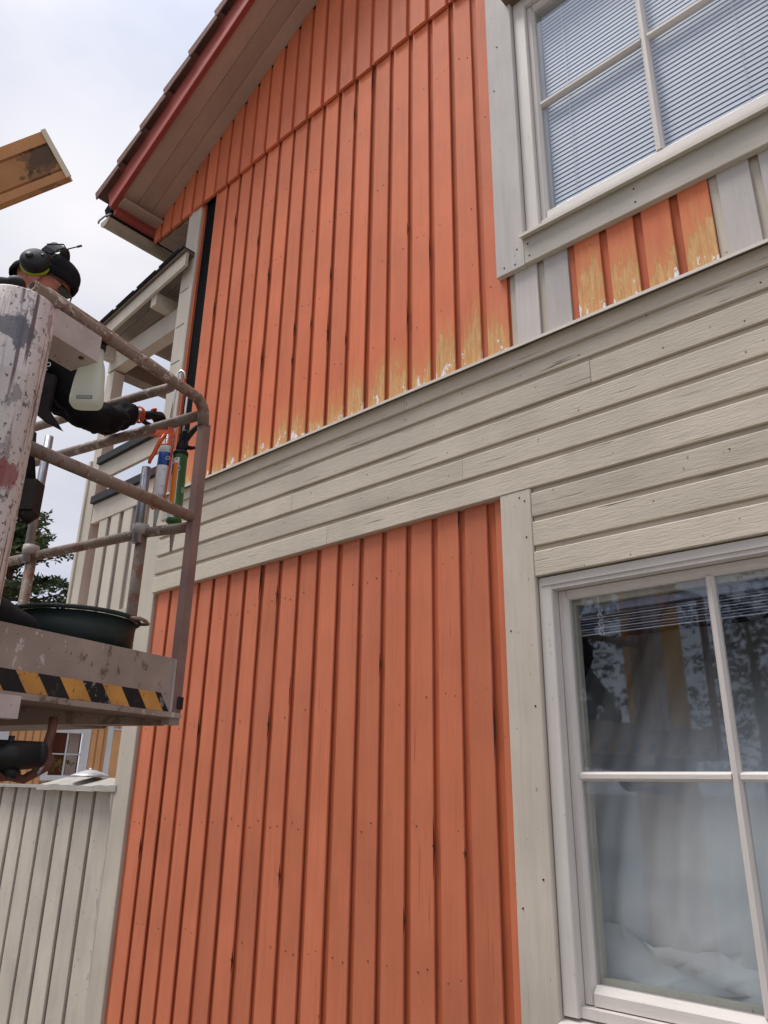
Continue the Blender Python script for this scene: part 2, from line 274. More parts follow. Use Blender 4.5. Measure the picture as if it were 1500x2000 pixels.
# ------------------------------------------------------------------ mesh helpers
class MB:
    def __init__(s): s.v = []; s.f = []; s.mi = []; s.sm = []
    def face(s, idx, mi=0, sm=False): s.f.append(tuple(idx)); s.mi.append(mi); s.sm.append(sm)
    def add(s, vs, fs, mi=0, sm=False):
        o = len(s.v); s.v += [tuple(q) for q in vs]
        for f in fs: s.face([o+i for i in f], mi, sm)
    def box(s, x0, x1, y0, y1, z0, z1, mi=0):
        s.add([(x0,y0,z0),(x1,y0,z0),(x1,y1,z0),(x0,y1,z0),(x0,y0,z1),(x1,y0,z1),(x1,y1,z1),(x0,y1,z1)],
              [(0,3,2,1),(4,5,6,7),(0,1,5,4),(1,2,6,5),(2,3,7,6),(3,0,4,7)], mi)
    def obox(s, o, ax, ay, az, mi=0):   # box from corner/centre o with half axes
        o, ax, ay, az = map(Vector, (o, ax, ay, az)); p = []
        for k in (-1, 1):
            for i, j in ((-1,-1),(1,-1),(1,1),(-1,1)): p.append(o+ax*i+ay*j+az*k)
        s.add(p, [(0,3,2,1),(4,5,6,7),(0,1,5,4),(1,2,6,5),(2,3,7,6),(3,0,4,7)], mi)
    def prism(s, poly, a, b, fn, mi=0, sm=False):   # poly (u,v) swept between a and b; fn(u,v,w)->xyz
        n = len(poly); vs = [fn(u, v, a) for u, v in poly]+[fn(u, v, b) for u, v in poly]
        fs = [(i, (i+1) % n, n+(i+1) % n, n+i) for i in range(n)]
        s.add(vs, fs, mi, sm); o = len(s.v)-2*n; s.face([o+i for i in range(n-1, -1, -1)], mi); s.face([o+n+i for i in range(n)], mi)
    def tube(s, pts, r, n=12, mi=0, cap=True, flat=None):
        pts = [Vector(p) for p in pts]; rs = r if isinstance(r, (list, tuple)) else [r]*len(pts); o = len(s.v)
        t0 = (pts[1]-pts[0]).normalized(); a = t0.orthogonal().normalized()
        for i, p in enumerate(pts):
            t = ((pts[min(i+1, len(pts)-1)]-p).normalized()+(p-pts[max(i-1, 0)]).normalized()).normalized()
            a = (a-t*a.dot(t)).normalized(); b = t.cross(a)
            for k in range(n):
                q = 2*math.pi*k/n; s.v.append(tuple(p+a*math.cos(q)*rs[i]+b*math.sin(q)*rs[i]))
        for i in range(len(pts)-1):
            for k in range(n): s.face((o+i*n+k, o+i*n+(k+1) % n, o+(i+1)*n+(k+1) % n, o+(i+1)*n+k), mi, True)
        if cap: s.face([o+k for k in range(n-1, -1, -1)], mi); e = o+(len(pts)-1)*n; s.face([e+k for k in range(n)], mi)
    def lathe(s, prof, c, ax=(0,0,1), n=32, mi=0, sm=True, arc=None):
        c, ax = Vector(c), Vector(ax).normalized(); a = ax.orthogonal().normalized(); b = ax.cross(a); o = len(s.v)
        for r, h in prof:
            for k in range(n):
                q = 2*math.pi*k/n; s.v.append(tuple(c+ax*h+(a*math.cos(q)+b*math.sin(q))*r))
        for i in range(len(prof)-1):
            for k in range(n): s.face((o+i*n+k, o+i*n+(k+1) % n, o+(i+1)*n+(k+1) % n, o+(i+1)*n+k), mi, sm)
    def ball(s, c, r, n=16, m=10, mi=0, mat=None):
        o = len(s.v); c = Vector(c); r = Vector(r if hasattr(r, '__len__') else (r, r, r))
        for i in range(m+1):
            th = math.pi*i/m
            for k in range(n):
                q = 2*math.pi*k/n; p = Vector((r.x*math.sin(th)*math.cos(q), r.y*math.sin(th)*math.sin(q), r.z*math.cos(th)))
                if mat: p = mat @ p
                s.v.append(tuple(c+p))
        for i in range(m):
            for k in range(n): s.face((o+i*n+k, o+(i+1)*n+k, o+(i+1)*n+(k+1) % n, o+i*n+(k+1) % n), mi, True)
    def mesh(s, name, mats):
        me = bpy.data.meshes.new(name); me.from_pydata(s.v, [], s.f)
        for m in (mats if isinstance(mats, (list, tuple)) else [mats]): me.materials.append(M[m] if isinstance(m, str) else m)
        me.polygons.foreach_set('material_index', s.mi); me.polygons.foreach_set('use_smooth', s.sm)
        if len(s.f) > 1:
            b = bmesh.new(); b.from_mesh(me); bmesh.ops.recalc_face_normals(b, faces=b.faces); b.to_mesh(me); b.free()
        me.update(); return me
    def build(s, name, mats, parent=None):
        return link(name, s.mesh(name, mats), parent)
def world_of(o):
    m = o.matrix_basis.copy()
    return m if o.parent is None else world_of(o.parent) @ o.matrix_parent_inverse @ m
def setpar(o, p):
    o.parent = p; o.matrix_parent_inverse = world_of(p).inverted()
def link(name, me, parent=None, loc=None, rot=None):
    o = bpy.data.objects.new(name, me); C.objects.link(o)
    if loc: o.location = loc
    if rot: o.rotation_euler = rot
    if parent: setpar(o, parent)
    return o
def empty(name, loc, label, cat, group=None):
    o = bpy.data.objects.new(name, None); C.objects.link(o); o.location = loc; o.empty_display_size = .1
    return tag(o, label, cat, group)
def tag(o, label=None, cat=None, group=None, kind=None):
    for k, v in (('label', label), ('category', cat), ('group', group), ('kind', kind)):
        if v: o[k] = v
    return o
def bx(name, mat, parent, *a):
    m = MB(); m.box(*a); return m.build(name, mat, parent)
_cache = {}
def board_mesh(w, h, t=.010, c=.002, mat='orange', name='board'):
    """vertical board, x 0..w, z 0..h, front at y=0, chamfered front edges"""
    k = (round(w, 4), round(h, 4), t, c, mat)
    if k not in _cache:
        m = MB(); m.prism([(0, t), (0, c), (c, 0), (w-c, 0), (w, c), (w, t)], 0, h, lambda u, v, q: (u, v, q)); _cache[k] = m.mesh(name, mat)
    return _cache[k]
def board(name, parent, x, y, z0, z1, w, mat, t=.010, c=.002, jit=.0012, tilt=.0006):
    me = board_mesh(w, z1-z0, t, c, mat, name)
    return link(name, me, parent, (x, y+random.uniform(-jit, jit), z0), (0, random.uniform(-tilt, tilt), random.uniform(-.01, .01)))
def topboard(name, parent, x0, x1, y, z0, za, zb, t, mat, c=.003):     # board with sloping top (za at x0, zb at x1)
    m = MB(); p = [(x0, t), (x0, c), (x0+c, 0), (x1-c, 0), (x1, c), (x1, t)]
    f = lambda x: za+(zb-za)*(x-x0)/(x1-x0)
    n = 6; vs = [(u, y+v, z0) for u, v in p]+[(u, y+v, f(u)) for u, v in p]
    m.add(vs, [(i, (i+1) % n, n+(i+1) % n, n+i) for i in range(n)]+[tuple(range(n-1, -1, -1)), tuple(range(n, 2*n))])
    return m.build(name, mat, parent)

# ------------------------------------------------------------------ ground
m = MB(); N = 24; S = 400
for i in range(N+1):
    for j in range(N+1): m.v.append((-S+2*S*i/N, -S+2*S*j/N, 0))
for i in range(N):
    for j in range(N): m.face((i*(N+1)+j, (i+1)*(N+1)+j, (i+1)*(N+1)+j+1, i*(N+1)+j+1))
tag(m.build('ground', 'ground'), kind='structure')

# ------------------------------------------------------------------ house
PITCH = .157
house = empty('house', (-4.45, .3, 0), 'orange painted wooden house with cream band, white windows and red barge boards', 'house')
RK = lambda x: 6.225+.484*(x+5.141)              # underside of the gable eave along the wall
RIDGE = 1.0
RKE = lambda x: RK(x) if x <= RIDGE else 2*RK(RIDGE)-RK(x)
XE = 2.2
# cores: the sheathing behind the boards, with window openings left free
def core(name, z0, z1, holes, mat='black_felt'):
    m = MB(); x = -4.43
    for (a, b, c, d) in holes:
        m.box(x, a, .05, .16, z0, z1); m.box(a, b, .05, .16, z0, c); m.box(a, b, .05, .16, d, z1); x = b
    m.box(x, XE, .05, .16, z0, z1); return m.build(name, mat, house)
lower = core('lower_wall', 0, 2.85, [(-1.50, -.20, .90, 2.38)])
band = core('band_wall', 2.852, 3.47, [])
upper = core('upper_wall', 3.472, 6.15, [(-1.46, -.15, 4.06, 5.64)])
# --- lower storey boards
xs = [-4.268+PITCH*.0+i*.1568 for i in range(17)]       # right edges of the boards
prev = -4.40
for i, xr in enumerate(xs):
    w = .121+random.uniform(-.003, .003)
    if i == 0: w = .125
    if random.random() < .5: w = round(w, 3)
    board('board', lower, xr-w, 0, .05, 2.80, w, 'orange')
    nx = xs[i+1]-.122 if i < 16 else -1.665
    board('base_board', lower, xr-.03, .0172, .05, 2.80, .10, 'orange_base', jit=.001)
board('base_board', lower, -4.446, .0172, .05, 2.80, .09, 'orange_base')
bx('board', 'orange', lower, -1.714, -1.66, 0, .010, .05, 2.80)
for i in range(14):
    xr = .09+i*.157
    if xr > XE: break
    board('board', lower, xr-.121, 0, .05, 2.80, .121, 'orange'); board('base_board', lower, xr-.03, .0172, .05, 2.80, .10, 'orange_base')
# --- upper storey boards (under the gable skirt, down to the drip flashing)
up_x = [-4.118+i*.1573 for i in range(17)]
zt = 6.10; zb = 3.488
for i, xr in enumerate(up_x):
    w = .12+random.uniform(-.002, .002); x0 = xr-w if i else -4.256
    w = xr-x0
    board('board', upper, x0, 0, zb, zt, round(w, 3), 'orange_peel')
    board('base_board', upper, xr-.03, .0172, zb, zt, .10, 'orange_base', jit=.001)
bx('base_board', 'orange_base', upper, -4.450, -4.424, .012, .04, zb, zt)
board('felt_strip', upper, -4.422, .03, zb, zt, .18, 'black_felt', t=.01, c=.001)
gx = [-1.59+PITCH*i for i in range(1, 25)]
for i, xr in enumerate(gx):
    if xr > XE: break
    if -.2 < xr: z1 = zt
    else: z1 = 3.935
    if xr > .13 or xr <= -.01:
        grey = (xr < -1.2) or (-.55 < xr < .13)
        mt, mb = ('white_trim', 'cream_trim') if grey else ('orange_peel', 'orange_base')
        board('board', upper, xr-.121, 0, zb, z1, .121, mt); board('base_board', upper, xr-.03, .0172, zb, z1, .10, mb, jit=.001)
board('base_board', upper, -1.588, .0118, zb, 3.935, .045, 'cream_trim', t=.0025, c=.0004, jit=0)
board('base_board', upper, -1.274, .0118, zb, 3.935, .045, 'orange_base', t=.0025, c=.0004, jit=0)
board('base_board', upper, -.646, .0118, zb, 3.935, .045, 'cream_trim', t=.0025, c=.0004, jit=0)
# --- gable skirt: boards standing proud, ragged lower edge, cut to the rake at the top
gable = MB(); gable.prism([(-5.13, 6.09), (XE, 6.09), (XE, RKE(XE)-.01), (RIDGE, RK(RIDGE)-.01), (-5.13, RK(-5.13)-.004)], .012, .10, lambda u, v, w: (u, w, v))
gable = gable.build('gable_wall', 'dark', house)
i = 0; xr = -4.27-PITCH*6
while xr < XE:
    xr += PITCH
    if -5.14 < xr:
        x0 = max(xr-.121, -5.14)
        topboard('board', gable, x0, xr, -.028+random.uniform(-.002, .002), 6.055+random.uniform(-.006, .006), min(RKE(x0), 99)-.003, RKE(xr)-.003, .02, 'orange_gable')
        xb1 = min(xr+.07, XE); topboard('base_board', gable, xr-.035, xb1, -.007, 6.075, RKE(xr-.035)-.003, RKE(xb1)-.003, .018, 'orange_base')
# --- cream band: frieze, drip flashing and lap boards
lap_prof = [(.104, -.030), (.100, -.0325), (.003, -.0325), (0, -.029), (0, .045), (.127, .045), (.127, -.018), (.108, -.018)]
def lap(x0, x1, z, top=None):
    m = MB(); p = lap_prof if top is None else [(min(u, top), v) for u, v in lap_prof]
    dy = random.uniform(-.0015, .0015)
    m.prism(p, x0, x1, lambda u, v, w: (w, v+dy, z+u)); return m.build('lap_board', 'cream_lap', band)
bot = [3.305, 3.1775, 3.048, 2.9195, 2.791, 2.6625, 2.534, 2.4055]
joint = {0: None, 1: -1.2, 2: -3.05, 3: -1.86, 4: -2.75}
for k, z in enumerate(bot):
    x0 = -4.435 if k <= 4 else -1.512
    top = .082 if k == 0 else None
    j = joint.get(k)
    if j: lap(x0, j-.001, z, top); lap(j+.001, XE, z, top)
    else: lap(x0, XE, z, top)
for a, b in ((-4.435, -2.206), (-2.204, XE)):
    m = MB(); m.prism([(0, .045), (0, -.040), (.004, -.046), (.078, -.046), (.078, .045)], a, b, lambda u, v, w: (w, v, 3.388+u)); m.build('frieze_board', 'cream_lap', band)
m = MB(); m.prism([(.028, .022), (.006, -.072), (-.006, -.074), (-.006, -.077), (.009, -.076), (.031, .022)], -4.45, XE, lambda u, v, w: (w, v, 3.462+u)); m.build('drip_flashing', 'flash', band)
# --- trims
def trim(name, x0, x1, z0, z1, mat, yf=-.03, yb=.045, c=.004, parent=house):
    m = MB(); m.prism([(x0, yb), (x0, yf+c), (x0+c, yf), (x1-c, yf), (x1, yf+c), (x1, yb)], z0, z1, lambda u, v, w: (u, v, w)); return m.build(name, mat, parent)
trim('corner_board', -4.635, -4.448, .05, 3.462, 'cream_trim', -.008)
cu = trim('corner_board', -4.63, -4.452, 3.496, 6.07, 'cream_trim', -.006, .045)
for z in (4.62, 4.95, 5.28, 5.62): bx('staple', 'black_plastic', cu, -4.61, -4.50, -.0085, -.005, z, z+.004)
bx('corner_return', 'cream_trim', house, -4.634, -4.61, .047, .30, .05, 6.0)
trim('window_side_board', -1.668, -1.516, .05, 2.789, 'cream_trim', -.031)
trim('window_side_board', -.19, -.04, .05, 2.40, 'cream_trim', -.031)
# --- side and rear mass of the house (closed body)
m = MB(); m.box(-4.43, -4.33, .165, 6, 0, 6.0); m.box(XE-.1, XE, .165, 6, 0, 6.0); m.box(-4.33, XE-.1, 5.9, 6, 0, 6.0); m.build('side_wall', 'orange', house)
# --- roof: deck, soffit boards, barge, verge tiles, eave box, gutter
sl = Vector((1, 0, .484)).normalized(); nrm = Vector((-.484, 0, 1)).normalized()
Lr = (RIDGE+5.141)/sl.x
E0 = Vector((-5.141, 0, 6.225))
def slab(name, mat, s0, s1, y0, y1, h0, h1, parent):
    m = MB()
    pts = []
    for y in (y0, y1):
        for s_, h in ((s0, h0), (s1, h0), (s1, h1), (s0, h1)): q = E0+sl*s_+nrm*h; pts.append((q.x, y, q.z))
    m.add(pts, [(0,1,2,3),(7,6,5,4),(0,4,5,1),(1,5,6,2),(2,6,7,3),(3,7,4,0)]); return m.build(name, mat, parent)
roof = slab('roof', 'dark', -.18, Lr, -.40, 6, .05, .17, house)
m = MB(); q = [(RIDGE, RK(RIDGE)+.06), (XE+.4, RKE(XE+.4)+.06), (XE+.4, RKE(XE+.4)+.19), (RIDGE, RK(RIDGE)+.19)]; m.prism(q, -.4, 6, lambda u, v, w: (u, w, v)); m.build('roof_slope', 'tile', house)
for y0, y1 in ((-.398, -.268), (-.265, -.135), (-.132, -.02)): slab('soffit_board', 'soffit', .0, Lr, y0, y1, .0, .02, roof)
slab('barge_board', 'red_barge', -.06, Lr, -.432, -.402, -.018, .225, roof)
slab('barge_moulding', 'red_barge', -.05, Lr, -.446, -.4335, -.03, .028, roof)
nt = int(Lr/.36)+1
for k in range(nt):
    for y0, y1 in ((-.475, -.16), (-.158, .16)):
        m = MB(); s0 = -.16+k*.36; s1 = s0+.41
        pts = []
        for y in (y0, y1):
            for s_, h in ((s0, .275), (s1, .222), (s1, .262), (s0+.004, .330)): q = E0+sl*s_+nrm*h; pts.append((q.x, y, q.z))
        m.add(pts, [(0,1,2,3),(7,6,5,4),(0,4,5,1),(1,5,6,2),(2,6,7,3),(3,7,4,0)])
        if y0 < -.3:   # turned-down verge flange
            pts = []
            for y in (y0-.012, y0):
                for s_, h in ((s0, .235), (s1-.045, .20), (s1-.045, .268), (s0+.004, .330)): q = E0+sl*s_+nrm*h; pts.append((q.x, y, q.z))
            m.add(pts, [(0,1,2,3),(7,6,5,4),(0,4,5,1),(1,5,6,2),(2,6,7,3),(3,7,4,0)])
        m.build('roof_tile', 'tile', roof)
eb = MB(); eb.box(-5.13, -4.60, .013, 6, 6.085, 6.11); eave = eb.build('eave_box', 'soffit', house)
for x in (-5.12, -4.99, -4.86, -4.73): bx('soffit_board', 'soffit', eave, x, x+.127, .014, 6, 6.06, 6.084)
bx('eave_fascia', 'red_barge', house, -5.185, -5.142, -.40, 6, 6.13, 6.235)
bx('eave_return', 'soffit', house, -5.141, -5.02, -.398, -.03, 6.20, 6.222)
m = MB(); gp = []
for k in range(13): a = math.pi*(k/12); gp.append((math.cos(a)*.066, -math.sin(a)*.066))
gp2 = [(x*.94, y*.94) for x, y in gp][::-1]
m.prism(gp+gp2, -.42, 5.9, lambda u, v, w: (-5.27+u, w, 6.115+v), sm=False); gut = m.build('gutter', 'gutter', house)
m = MB(); m.prism([(x*1.06, y*1.06) for x, y in gp], -.428, -.418, lambda u, v, w: (-5.27+u, w, 6.115+v)); m.build('end_cap', 'gutter', gut)
for y in (.35, 1.5):
    m = MB(); m.prism([(x*1.10, y_*1.10) for x, y_ in gp]+[(x*1.01, y_*1.01) for x, y_ in gp][::-1], y, y+.05, lambda u, v, w: (-5.27+u, w, 6.115+v)); m.build('joint_clip', 'gutter', gut)
m = MB(); m.tube([(-5.21, -.405, 6.16), (-5.30, -.42, 6.175), (-5.38, -.43, 6.165), (-5.385, -.43, 6.14)], .008, 6); m.build('gutter_hook', 'galv', gut)

# --- windows
def window(kind, X0, Xg, wg, gap, z0, z1, zm, yS, zf0, zf1, yF, fw, parent=house):
    """frame with a sash of two by two panes; Xg = left edge of glass, wg = pane width, gap = muntin width"""
    xr = Xg+2*wg+gap; x1 = xr+(Xg-X0)
    f = MB()
    f.prism([(X0, .16), (X0, yF+.003), (X0+.003, yF), (X0+fw-.004, yF), (X0+fw, yF+.004), (X0+fw, .16)], zf0, zf1, lambda u, v, w: (u, v, w))
    f.prism([(x1-fw, .16), (x1-fw, yF+.003), (x1-fw+.003, yF), (x1-.004, yF), (x1, yF+.004), (x1, .16)], zf0, zf1, lambda u, v, w: (u, v, w))
    f.box(X0+fw, x1-fw, yF+.002, .16, zf1-fw*.85, zf1-.001); f.box(X0+fw, x1-fw, yF+.015, .16, zf0, z0-.062)
    fr = f.build('window_frame', 'white_win', parent)
    sx0, sx1 = X0+fw+.0025, x1-fw-.0025; st, sb = zf1-fw*.85-.003, z0-.058
    def stile(a, b, inner):
        lo, hi = (a, b)
        m = MB(); p = [(lo, yS+.045), (lo, yS), (hi, yS), (hi, yS+.045)]
        if inner == 1: p = [(lo, yS+.045), (lo, yS), (hi-.012, yS), (hi, yS+.014), (hi, yS+.045)]
        if inner == -1: p = [(lo, yS+.045), (lo, yS+.014), (lo+.012, yS), (hi, yS), (hi, yS+.045)]
        m.prism(p, sb, st, lambda u, v, w: (u, v, w)); return m.build('sash_stile', 'white_win', fr)
    stile(sx0, Xg, 1); stile(xr, sx1, -1)
    m = MB(); m.prism([(z1, yS+.045), (z1, yS+.015), (z1+.012, yS+.001), (st, yS+.001), (st, yS+.045)], Xg, xr, lambda u, v, w: (w, v, u)); m.build('sash_rail', 'white_win_x', fr)
    m = MB(); m.prism([(sb, yS+.045), (sb, yS-.006), (z0-.022, yS-.004), (z0, yS+.016), (z0, yS+.045)], Xg, xr, lambda u, v, w: (w, v, u)); m.build('sash_rail', 'white_win_x', fr)
    xm = Xg+wg+gap/2
    g2 = gap/2
    m = MB(); m.prism([(xm-g2, yS+.034), (xm-g2+.002, yS+.016), (xm-.007, yS+.003), (xm+.007, yS+.003), (xm+g2-.002, yS+.016), (xm+g2, yS+.034)], z0, z1, lambda u, v, w: (u, v, w)); m.build('muntin', 'white_win', fr)
    for a, b in ((Xg, xm-g2+.003), (xm+g2-.003, xr)):
        m = MB(); m.prism([(zm-g2, yS+.033), (zm-g2+.002, yS+.018), (zm-.007, yS+.005), (zm+.007, yS+.005), (zm+g2-.002, yS+.018), (zm+g2, yS+.033)], a, b, lambda u, v, w: (w, v, u)); m.build('muntin', 'white_win_x', fr)
    for a, b in ((Xg-.006, xm-g2+.006), (xm+g2-.006, xr+.006)):
        for c_, d_ in ((z0-.006, zm-g2+.006), (zm+g2-.006, z1+.006)):
            m = MB(); m.add([(a, yS+.026, c_), (b, yS+.026, c_), (b, yS+.026, d_), (a, yS+.026, d_)], [(0, 1, 2, 3)]); m.build('pane', 'glass', fr)
    # inner casement behind the outer one (double sash)
    yi = yS+.047
    m = MB(); m.box(Xg-.012, Xg+.012, yi, yi+.03, z0, z1); m.box(xr-.012, xr+.012, yi, yi+.03, z0, z1); m.box(Xg+.012, xr-.012, yi, yi+.03, z0-.01, z0+.016); m.box(Xg+.012, xr-.012, yi, yi+.03, z1-.02, z1+.01)
    m.build('inner_sash', 'win_inner', fr)
    m = MB(); m.box(sx0, Xg-.012, yS+.046, yi+.035, z0, z1); m.box(xr+.012, sx1, yS+.046, yi+.035, z0, z1); m.box(sx0, sx1, yS+.046, yi+.035, z0-.05, z0-.011); m.box(sx0, sx1, yS+.046, yi+.035, z1+.011, z1+.05)
    m.build('window_lining', 'win_inner', fr)
    return fr, x1
lw, lx1 = window('lower', -1.513, -1.417, .532, .034, .985, 2.312, 1.648, .036, .892, 2.398, -.012, .058)
m = MB(); m.prism([(.06, .895), (-.045, .872), (-.062, .868), (-.062, .858), (.06, .858)], -1.516, lx1+.004, lambda u, v, w: (w, u, v)); m.build('window_sill', 'white_win_x', house)
bx('window_head', 'white_win_x', lw, -1.50, lx1-.01, -.016, .05, 2.366, 2.399)
bx('sash_hinge', 'black_plastic', lw, -1.045, -1.028, .01, .05, .896, .918)
uw, ux1 = window('upper', -1.474, -1.368, .528, .040, 4.212, 5.56, 4.885, .022, 4.07, 5.655, -.004, .070)
trim('casing', -1.637, -1.476, 3.915, 6.05, 'white_trim', -.03, .0)
trim('casing', ux1+.002, ux1+.163, 3.915, 6.05, 'white_trim', -.03, .0)
m = MB(); m.prism([(3.915, .0), (3.915, -.027), (3.918, -.030), (4.055, -.030), (4.055, .0)], -1.4745, ux1, lambda u, v, w: (w, v, u)); m.build('casing', 'white_trim_x', house)
m = MB(); m.prism([(5.66, .0), (5.66, -.028), (6.05, -.028), (6.05, .0)], -1.4745, ux1, lambda u, v, w: (w, v, u)); m.build('casing', 'white_trim_x', house)
m = MB(); m.prism([(4.058, .02), (4.058, -.052), (4.050, -.056), (4.050, -.062), (4.066, -.062), (4.085, .02)], -1.484, ux1+.01, lambda u, v, w: (w, v, u)); m.build('window_sill', 'flash', house)
m = MB(); m.box(-1.50, ux1+.02, -.075, .0, 5.652, 5.659); m.build('head_flashing', 'felt_strip', house)
# screw heads
m = MB()
for x, z in ((-1.59, 3.95), (-1.53, 3.94), (-1.515, 4.02), (-1.45, 3.95), (-1.455, 4.02), (-.93, 3.95), (-.93, 4.02), (-1.60, 5.1), (-1.57, 5.4)):
    m.lathe([(0, .0), (.0045, .0), (.004, -.0015), (0, -.0015)], (x, -.0305, z), (0, 1, 0), 8)
for x, z in ((-1.545, 2.74), (-1.57, 2.76), (-1.545, 2.58), (-1.545, 1.9), (-1.64, 2.2), (-1.64, 1.2), (-1.55, 1.3)):
    m.lathe([(0, .0), (.004, .0), (.0035, -.0015), (0, -.0015)], (x, -.0315, z), (0, 1, 0), 8)
tag(m.build('screw_head', 'black_plastic', house), kind='stuff')
m = MB()
for i, xr in enumerate(xs):
    for z in (.9, 1.42, 1.94, 2.55):
        for dx in (.035, .088):
            if random.random() < .6: m.lathe([(0, -.0008), (.0036, -.0008), (.0036, .001)], (xr-.121+dx+random.uniform(-.006, .006), -.001, z+(xr+3)*.02+random.uniform(-.02, .02)), (0, 1, 0), 6)
for i, xr in enumerate(up_x):
    for z in (3.9, 4.45, 5.0, 5.55):
        for dx in (.035, .088):
            if random.random() < .45: m.lathe([(0, -.0008), (.0036, -.0008), (.0036, .001)], (xr-.121+dx+random.uniform(-.006, .006), -.001, z+random.uniform(-.02, .02)), (0, 1, 0), 6)
for k, z in enumerate(bot):
    x = -4.3 if k <= 4 else -1.45
    while x < XE:
        x += random.uniform(.25, .75); m.lathe([(0, -.0008), (.0032, -.0008), (.0032, .001)], (x, -.0325, z+random.uniform(.02, .085)), (0, 1, 0), 6)
tag(m.build('nail_head', 'cast', house), kind='stuff')
m = MB(); random.seed(31)
for edges_, zlo, zhi, cnt in ((up_x, 3.8, 5.9, 16), (xs, .6, 2.7, 16)):
    for _ in range(cnt):
        xr = random.choice(edges_); z0 = random.uniform(zlo, zhi); l = random.uniform(.05, .30); w = random.uniform(.001, .0028)
        m.add([(xr-.001, -.001, z0), (xr+w, -.003, z0+l*.4), (xr+w*.6, -.003, z0+l*.7), (xr-.001, -.001, z0+l), (xr+.001, .010, z0+l*.5)], [(0, 1, 4), (1, 2, 4), (2, 3, 4), (0, 3, 2, 1)])
        if random.random() < .5: m.tube([(xr+.001, -.002, z0+l*.5), (xr+random.uniform(-.012, .014), -.010, z0+l*.5+random.uniform(.005, .02))], [.0022, .0005], 5)
tag(m.build('splinter', 'splinter', house), kind='stuff')
# rooms behind the two windows
m = MB()
for (x0, x1, z0, z1) in ((-2.0, .3, .35, 2.6), (-2.0, .3, 3.6, 6.0)):
    y0, y1 = .17, 2.6
    m.add([(x0,y0,z0),(x1,y0,z0),(x1,y1,z0),(x0,y1,z0),(x0,y0,z1),(x1,y0,z1),(x1,y1,z1),(x0,y1,z1)], [(0,1,2,3),(4,7,6,5),(1,5,6,2),(2,6,7,3),(3,7,4,0)])
m.build('room_lining', 'room', house)
# --- balcony on the left corner
bal = MB(); bal.box(-5.90, -4.60, .14, 1.9, 2.62, 2.79); bal = bal.build('balcony', 'cream_trim', house)
bx('balcony_fascia', 'cream_trim', bal, -5.92, -4.60, .098, .138, 2.60, 2.795)
for x in (-5.90,): bx('balcony_post', 'cream_trim', bal, x, x+.13, .10, .20, 2.80, 5.07)
bx('balcony_post', 'cream_trim', bal, -5.94, -5.905, .085, .215, 2.60, 4.22)
bx('balcony_post', 'cream_trim', bal, -5.90, -5.78, 1.75, 1.87, 2.80, 5.07)
for z in (4.145, 3.785): bx('handrail', 'black_rail', bal, -5.768, -4.60, .07, .16, z, z+.062)
bx('rail_board', 'cream_trim', bal, -5.767, -4.60, .105, .135, 4.00, 4.143)
bx('rail_board', 'cream_trim', bal, -5.767, -4.60, .105, .135, 3.615, 3.783)
for k, x in enumerate((-5.63, -5.442, -5.248, -5.053, -4.86, -4.70)):
    board('slat_board', bal, x, .112, 2.80, 3.613, .13, 'cream_trim', t=.015)
    if k: board('base_board', bal, x-.08, .128, 2.80, 3.613, .10, 'fence_base', t=.015)
bx('beam', 'cream_trim', bal, -5.89, -4.60, .095, .20, 5.09, 5.285)
bx('beam', 'balcony_y', bal, -5.89, -5.75, .205, 1.85, 5.075, 5.275)
bx('beam', 'balcony_y', bal, -5.745, -4.60, 1.75, 1.85, 5.09, 5.285)
BR = lambda x: 5.325+.115*(x+5.53)               # underside of the balcony roof, falling to the left
def bslab(name, mat, x0, x1, y0, y1, d0, d1):
    m = MB(); m.prism([(x0, BR(x0)+d0), (x1, BR(x1)+d0), (x1, BR(x1)+d1), (x0, BR(x0)+d1)], y0, y1, lambda u, v, w: (u, w, v)); return m.build(name, mat, bal)
bslab('fascia', 'cream_trim', -5.72, -4.47, -.08, -.055, -.005, .118)
bslab('deck_edge', 'felt_strip', -5.76, -4.47, -.10, 2.0, .120, .145)
bslab('roofing_felt', 'roof_felt', -5.79, -4.47, -.115, 2.0, .147, .158)
for k in range(4): bslab('felt_lap', 'roof_felt', -5.80+k*.33, -5.52+k*.33, -.122, 1.9, .159, .166)
y = -.05
while y < 1.9:
    bslab('roof_board', 'balcony_y', -5.74, -4.60, y, y+.117, .09, .118); y += .122
for x, d in ((-4.985, 0), (-5.87, -.005)):
    m = MB(); zt_ = BR(x)+.02+d; m.box(x, x+.082, -.052, 1.85, zt_-.115, zt_); m.build('purlin', 'cream_trim', bal)
bx('downpipe_elbow', 'black_plastic', house, -4.86, -4.78, .05, .16, 5.72, 5.86)

# ------------------------------------------------------------------ blinds and curtain hang inside
bl = empty('window_blind', (-.8, .1, 4.25), 'white venetian blind closed behind the upper window panes', 'blind')
sm_ = MB(); sm_.prism([(-.0014, -.0106), (.0004, -.0005), (.0012, .0092), (.0004, .0094), (-.0006, .0), (-.0024, -.0102)], -1.352, ux1-.125, lambda u, v, w: (w, u, v)); sl_mesh = sm_.mesh('slat', 'blind')
for k in range(51): link('slat', sl_mesh, bl, (0, .082, 4.232+.0265*k))
for x in (-1.23, -.45): 
    m = MB(); m.tube([(x, .070, 4.22), (x+.001, .070, 5.57)], .0013, 5); m.build('cord', 'cord', bl)
bx('bottom_rail', 'blind', bl, -1.352, ux1-.125, .072, .092, 4.208, 4.218)
bx('dark_room_sheet', 'navy', house, -1.42, ux1-.04, .165, .168, 4.1, 5.62)  # navy sheet added as the dark of the room between the slats
b2 = empty('window_blind', (-.8, .1, 2.2), 'venetian blind drawn up in a bundle at the top of the ground-floor window', 'blind')
